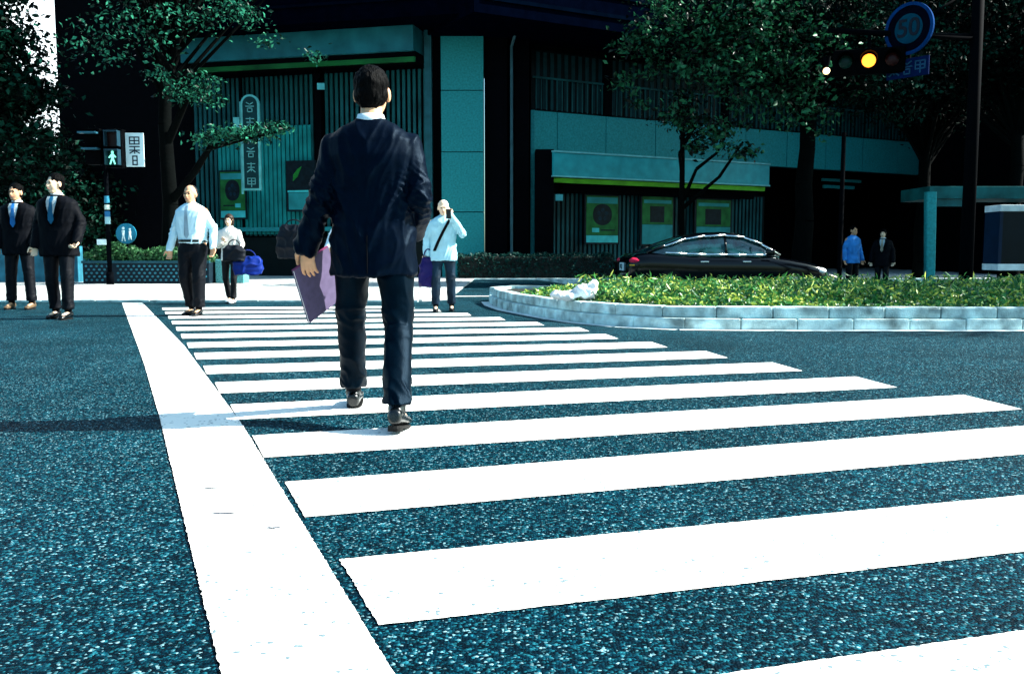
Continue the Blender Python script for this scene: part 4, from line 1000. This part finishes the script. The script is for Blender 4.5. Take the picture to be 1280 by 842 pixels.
    linkme('trousers', remesh(bm, vox, 3, lf), legmat, t, True)
    # shoes
    for i, sd_ in enumerate('LR'):
        a_ = J['ank'+sd_]; td = J['toe'+sd_].normalized(); up_ = td.cross(V(1, 0, 0)).normalized() if abs(td.x) < .9 else V(0, 0, 1)
        up_ = V(1, 0, 0).cross(td).normalized(); q = td.cross(up_).normalized()
        o_ = a_-up_*.09-td*.06      # heel, on the sole
        bm = bmesh.new(); prof = [(-.012, .022, .045, .055), (.0, .034, .047, .06), (.04, .038, .05, .062), (.10, .040, .042, .05), (.17, .046, .034, .036), (.22, .044, .027, .028), (.262, .026, .02, .018)]
        loft(bm, [(o_+td*x+up_*(z+.012), q*w_, up_*h2*1.0) for x, w_, z, h2 in [(p_[0], p_[1], p_[3]*.72, p_[3]*.62) for p_ in prof]], 18, 2.4)
        chain(bm, [a_-td*.005, a_+up_*.02], [.044, .042])
        sh_ = linkme('shoe', remesh(bm, .007, 2), shoemat, t, True)
        bm = bmesh.new(); chain(bm, [a_, a_.lerp(J['knee'+sd_], .3)], [.042, .045]); link('sock', bm, CHAR, t, True)
        bm = bmesh.new(); loft(bm, [(o_+td*.125+up_*zz_, td*.142, q*.043) for zz_ in (.0, .014)], 22, 2.6); loft(bm, [(o_+td*.028+up_*zz_, td*.038, q*.034) for zz_ in (-.012, .003)], 16, 3); link('sole', bm, mat('rubber_sole', (.006, .006, .006), .7), sh_)
    # upper garment
    T = [(z, a*wide, b*fat) for z, a, b in TORSO]
    if top == 'jacket': T = [(hem, .212*wide, .150*fat), (.88, .210*wide, .150*fat), (1.0, .202*wide, .140*fat), (1.1, .198*wide, .135*fat), (1.2, .212*wide, .140*fat), (1.32, .228*wide, .142*fat), (1.40, .222*wide, .125*fat), (1.45, .165*wide, .10*fat), (1.495, .082, .075)]
    elif top == 'shirt': T = [(hem, .160*wide, .122*fat)]+[(z, a*.98, b) for z, a, b in T if z > hem+.03]
    elif top == 'loose': T = [(hem, .205*wide, .145*fat)]+[(z, a*1.03, b*1.05) for z, a, b in T if z > hem+.05]
    sr = {'jacket': (.078, .072, .062, .054), 'shirt': (.066, .06, .052, .042), 'loose': (.068, .064, .058, .05)}[top]
    def jf(p):
        q = Vector((p.x*1.5+.45*p.z*(1 if p.x < 0 else -1), p.y*.6, p.z*.55))
        a = (foldA*.9*(ridge(q, 6.5)-.25)+foldA*.3*(ridge(Vector((p.x*1.5+.5*p.z*(1 if p.x < 0 else -1), p.y*.6, p.z*.35)), 12)-.25))*(.35+.65*min(1, max(0, (1.45-p.z)*3)))
        for el in (J['elL'], J['elR']): a += foldA*1.3*math.exp(-((p-el).length/.11)**2)*(ridge(Vector((p.x, p.y, p.z*2.2+p.x)), 12)-.2)
        return a+.35*foldA*noise.noise(p*9)
    bm = bmesh.new(); zloft(bm, T, 30, 2.3)
    for sd_, sg_ in (('L', -1), ('R', 1)):
        S_, E_, W_ = J['sh'+sd_], J['el'+sd_], J['wr'+sd_]
        S0 = S_+V(-.02*sg_, 0, -.015); W2 = E_.lerp(W_, armsleeve)
        chain(bm, [S0+V(-.06*sg_, 0, .0), S0, S0.lerp(E_, .5), E_, W2], [sr[0]*.95, sr[0], sr[1], sr[2], sr[3]*(1+.15*(1-armsleeve))])
        ax = (W2-E_).normalized(); tube(bm, W2-ax*.01, W2+ax*sr[3]*.85, sr[3], sr[3]*.98, 16)
    linkme({'jacket': 'jacket', 'shirt': 'shirt', 'loose': 'overshirt'}[top], remesh(bm, vox, 4, jf), topmat, t, True)
    # collar and chest details
    bm = bmesh.new(); n_ = J['neck']+V(0, 0, .0)
    loft(bm, [(n_+V(0, .004, .0), (.082, 0, 0), (0, .080, 0)), (n_+V(0, -.004, .055), (.064, 0, 0), (0, .064, 0))], 24, 2); 
    if top == 'jacket':
        link('shirt_collar', bm, WSHIRT, t, True)
        if tie is not None:
            bm = bmesh.new(); patch(bm, T, [(1.16, -.004, .004), (1.25, -.03, .03), (1.34, -.055, .055), (1.42, -.07, .07), (1.47, -.06, .06)], off=.016); link('shirt_front', bm, WSHIRT, t)
            for sg_ in (-1, 1):
                bm = bmesh.new(); patch(bm, T, [(1.12, -.004, .022), (1.22, .022, .065), (1.34, .052, .105), (1.40, .066, .11), (1.46, .06, .085)] if sg_ > 0 else [(1.12, -.022, .004), (1.22, -.065, -.022), (1.34, -.105, -.052), (1.40, -.11, -.066), (1.46, -.085, -.06)], off=.020); link('lapel', bm, topmat, t)
    else:
        link('collar', bm, topmat, t, True)
    if tie is not None:
        bm = bmesh.new(); z_ = 1.14 if top == 'jacket' else 1.03
        patch(bm, T, [(z_, -.005, .005), (z_+.05, -.036, .036), (z_+.15, -.03, .03), (1.40, -.018, .018), (1.43, -.024, .024), (1.47, -.018, .018)], off=.026); link('tie', bm, tie, t)
    if belt:
        bm = bmesh.new(); loft(bm, [((0, 0, .985), (.168*wide, 0, 0), (0, .128*fat, 0)), ((0, 0, 1.02), (.168*wide, 0, 0), (0, .128*fat, 0))], 30, 2.2); link('belt', bm, SHOE, t)
    return t, s

NAVYS = mat('navy_suit', (.0003, .0016, .0055), .45, var=.25, scale=30, bump=.15, bscale=300, spec=.06, stint=(.15, .55, 1))
CHAR = mat('charcoal_suit', (.0008, .0014, .003), .7, var=.25, scale=30, spec=.06)
BLKT = mat('black_trousers', (.0008, .0018, .004), .6, var=.25, scale=30, spec=.1)
NAVYT = mat('navy_trousers', (.0002, .0022, .005), .45, var=.25, scale=30, bump=.15, bscale=300, spec=.06, stint=(.15, .55, 1))

# --- the man walking away in the foreground
MX, MY = -.695, 4.62
def loc2(px, py, Y): v = at(px, py, Y); return V(v.x-MX, v.y-MY, v.z)
mh = 1.0
pose = dict(ankR=V(.165, -.33, .112), toeR=V(.05, 1, -.16), kneeR=V(.13, -.03, .50), ankL=V(-.185, .36, .09), toeL=V(-.12, 1, .12), kneeL=V(-.15, .17, .50),
            hipL=V(-.10, 0, .92), hipR=V(.10, 0, .92), shL=V(-.195, 0, 1.375), shR=V(.200, 0, 1.375), elL=V(-.243, -.05, 1.11), elR=V(.236, -.03, 1.11),
            wrL=loc2(383, 305, 4.60), wrR=V(.19, .17, .96), hdL=V(.02, .05, -1), pnL=V(.2, 1, 0), hdR=V(-.8, .25, -.4), pnR=V(0, -.6, -.6), neck=V(0, -.005, 1.465), head=V(0, .035, 1.622))
P1, s1_ = person('man in a dark navy suit walking away with a purple folder in his left hand', (MX, MY, 0), R(-2), 1.75, pose, 'jacket', NAVYS, NAVYT, 'short', HAIRB, SKIN, None, vox=.0075, hem=.735, wide=1.0, fat=1.02, curl=(.35, .6), hscale=1.05, foldA=.017, legw=1.02)
bm = bmesh.new(); box(bm, -.003, .003, -.163, -.150, .742, .93, .001); link('vent', bm, CHAR, P1)
# purple folder in the left hand
fo_ = at(366, 338, 4.60)
t = thing('folder', 'purple folder with white pages held low in the walking man\'s left hand', 'folder', fo_)
A = V(0, 0, 0); D = V(.045, .13, -.272); B = V(.138, .18, .12); nn = D.cross(B).normalized()
def slab(name, a0, a1, b0, b1, t0, t1, m_, bev=.001):
    bm = bmesh.new(); vs = []
    for tt in (t0, t1):
        for (i, j) in ((a0, b0), (a1, b0), (a1, b1), (a0, b1)): vs.append(bm.verts.new(D*i+B*j+nn*tt))
    for f in ((0, 1, 2, 3), (7, 6, 5, 4), (0, 4, 5, 1), (1, 5, 6, 2), (2, 6, 7, 3), (3, 7, 4, 0)): bm.faces.new([vs[k] for k in f])
    link(name, bm, m_, t)
PUR = mat('purple_card', (.085, .068, .13), .6, var=.15, scale=30)
slab('front_cover', 0, 1, 0, 1, .006, .008, PUR); slab('back_cover', 0, 1, 0, 1, -.008, -.006, PUR); slab('pages', .03, .985, .02, .97, -.005, .005, mat('paper_white', (.75, .75, .75), .8)); slab('spine', -.006, 0, 0, 1, -.008, .008, mat('purple_spine', (.18, .03, .09), .6))

# --- man in white shirt
SH = mat('pale_blue_shirt', (.50, .72, .80), .75, var=.05)
p = G(242, 394)
person('balding man in a pale blue shirt and dark trousers walking towards the camera', (p.x+.02, p.y, 0), R(172), 1.70,
       dict(ankL=V(-.09, .06, .09), ankR=V(.08, -.08, .09), kneeL=V(-.11, .08, .5), kneeR=V(.10, .04, .5), elL=V(-.28, -.04, 1.17), wrL=V(-.31, .06, .93), elR=V(.27, -.03, 1.15), wrR=V(.31, .04, .90), toeL=V(-.1, 1, 0), toeR=V(.15, 1, 0)),
       'shirt', SH, BLKT, 'thin', mat('hair_dark_grey', (.012, .014, .016), .6), SKIN, mat('pale_tie', (.30, .42, .5), .6), hem=.97, wide=1.12, fat=1.2, belt=True, legw=1.12, foldA=.012)
# --- woman
p = G(288, 379)
WY = p.y
tw, sw = person('woman in a white top holding a dark bag and a bright blue bag', (p.x+.02, p.y, 0), R(178), 1.43,
       dict(elL=V(-.24, .02, 1.14), wrL=V(-.16, .2, .98), elR=V(.22, .0, 1.14), wrR=V(.08, .24, 1.20), hdR=V(-.4, .3, .5), hdL=V(.3, .5, -.6), ankL=V(-.08, .12, .09), ankR=V(.07, -.1, .10), kneeL=V(-.09, .1, .5)),
       'loose', mat('cream_top', (.72, .70, .64), .8, var=.05), mat('black_leggings', (.004, .005, .007), .6), 'bob', mat('hair_brown', (.02, .012, .008), .45), SKINP, None, True, hem=.84, wide=.88, fat=.9, shoemat=mat('white_shoes', (.6, .7, .72), .5), legw=.85)
def bag(name, label, loc, rz, w_, d_, h_, m_, handle=.16, cat='bag', col2=None):
    t = thing(name, label, cat, loc, rz)
    bm = bmesh.new(); loft(bm, [((0, 0, 0), (w_*.46, 0, 0), (0, d_*.5, 0)), ((0, 0, h_*.3), (w_*.52, 0, 0), (0, d_*.56, 0)), ((0, 0, h_*.75), (w_*.47, 0, 0), (0, d_*.42, 0)), ((0, 0, h_), (w_*.36, 0, 0), (0, d_*.16, 0))], 26, 3.2)
    linkme('bag_body', remesh(bm, .012, 2, lambda p: .022*(ridge(p, 7)-.3)), m_, t, True)
    bm = bmesh.new(); k = 12
    pts = [V(w_*.26*math.cos(math.pi*i/k), 0, h_*.95+handle*math.sin(math.pi*i/k)) for i in range(k+1)]
    for i in range(k): tube(bm, pts[i], pts[i+1], .009, .009, 8)
    link('handle', bm, m_, t, True)
    return t
q = at(316, 343, WY-.25); bag('blue_bag', 'bright blue shopping bag hanging at the woman\'s side', (q.x-.08, WY-.22, q.z), R(12), .46, .18, .28, mat('blue_nylon', (.002, .016, .15), .5), .12)
q = at(293, 326, WY-.3); bag('dark_bag', 'black handbag held in front of the woman\'s waist', (q.x, WY-.3, q.z-.0), 0, .36, .14, .24, mat('black_nylon', (.004, .006, .010), .6), .1)

# --- two suited men on the left
p = G(28, 386)
person('man in an open dark suit with a blue tie, standing at the far left', (p.x, p.y, 0), R(184), 1.81,
       dict(headyaw=0, ankL=V(-.16, .05, .09), ankR=V(.14, .0, .09), kneeL=V(-.13, .04, .5), kneeR=V(.12, .02, .5), elL=V(-.26, -.02, 1.15), wrL=V(-.24, .12, .93)),
       'jacket', CHAR, BLKT, 'short', HAIRB, SKIN, mat('blue_tie', (.03, .22, .55), .5), wide=1.05, headyaw=-.2, shoemat=mat('brown_leather', (.09, .06, .035), .4))
p = G(78, 398)
person('man in a buttoned black suit with head turned, second from the left edge', (p.x, p.y, 0), R(178), 1.80,
       dict(ankL=V(-.12, .08, .09), ankR=V(.10, -.05, .09), kneeL=V(-.12, .07, .5), elL=V(-.27, -.02, 1.16), wrL=V(-.28, .12, .94), hdL=V(.1, .5, -.7)),
       'jacket', CHAR, BLKT, 'short', HAIRB, SKINP, mat('teal_tie', (.02, .16, .3), .5), wide=1.1, headyaw=-.45, curl=(.9, .5))

# --- photographer
p = G(555, 389)
pg_, sg2 = person('white-haired man in a pale blue shirt holding a phone up to his face', (p.x, p.y, 0), R(184), 1.55,
       dict(elL=V(-.30, .06, 1.22), wrL=V(-.11, .19, 1.50), hdL=V(.3, -.15, .9), pnL=V(.4, -.8, .2), elR=V(.26, -.04, 1.15), wrR=V(.27, .0, .91), ankL=V(-.12, -.05, .09), ankR=V(.13, .10, .09), kneeR=V(.12, .1, .5), kneeL=V(-.11, .02, .5)),
       'loose', mat('blue_overshirt', (.32, .58, .66), .8, var=.12, scale=8), mat('blue_black_trousers', (.003, .014, .028), .6, var=.6, scale=5), 'thin', HAIRW, SKINP, None, hem=.80, wide=1.05, curl=(1.0, .8), headpitch=-.1, foldA=.014)
bm = bmesh.new(); T_ = [(z, a*1.08, b*1.1) for z, a, b in TORSO]
patch(bm, T_, [(.95, .12, .17), (1.1, .055, .105), (1.25, -.02, .03), (1.38, -.09, -.045), (1.45, -.12, -.08)], off=.014); link('bag_strap', bm, mat('strap_black', (.004, .004, .005), .6), pg_)
ph = at(561, 268, p.y-.25)
t = thing('phone', 'small black phone held at the photographing man\'s face', 'phone', (ph.x, p.y-.30, ph.z-.06), R(8))
bm = bmesh.new(); box(bm, -.035, .035, -.006, .006, 0, .13, .004); link('case', bm, SHOE, t); bm = bmesh.new(); tube(bm, (.018, -.009, .11), (.018, -.006, .11), .008); link('lens', bm, EYE, t)
q = at(536, 358, p.y); bag('shoulder_bag', 'dark purple bag carried low beside the photographing man', (q.x+.0, p.y-.05, q.z), R(20), .26, .15, .40, mat('purple_nylon', (.010, .006, .075), .5), .14)

# --- hidden walker beyond the man in front
p = G(412, 387)
person('walker in a white shirt mostly hidden beyond the man with the folder', (p.x+.33, p.y, 0), R(180), 1.62,
       dict(elR=V(.30, .0, 1.14), wrR=V(.34, .14, .98), ankL=V(-.15, .0, .09), ankR=V(.17, .1, .09)), 'shirt', WSHIRT, BLKT, 'short', HAIRB, SKIN, None, hem=.95, belt=True, armsleeve=.95)
q = at(369, 322, p.y); bag('dark_holdall', 'black holdall showing beside the folder, carried by the hidden walker', (q.x+.0, p.y-.05, q.z), R(-10), .5, .25, .46, mat('black_nylon', (.004, .006, .010)), .1)

# --- two passers-by in the shade, right
q = at(1066, 300, 23)
person('passer-by in a bright blue shirt in the shade right of the sedan', (q.x, 23, -.25), R(200), 1.7, {}, 'loose', mat('bright_blue_shirt', (.03, .22, .6), .7, var=.3, scale=6), BLKT, 'short', HAIRB, SKIN, None, hem=.8)
q = at(1104, 295, 22.6)
person('pale-faced passer-by in dark clothes left of the entrance canopy', (q.x, 22.6, -.25), R(150), 1.62, {}, 'jacket', CHAR, BLKT, 'bob', HAIRB, SKINP, mat('cream_scarf', (.5, .45, .35), .7), True)
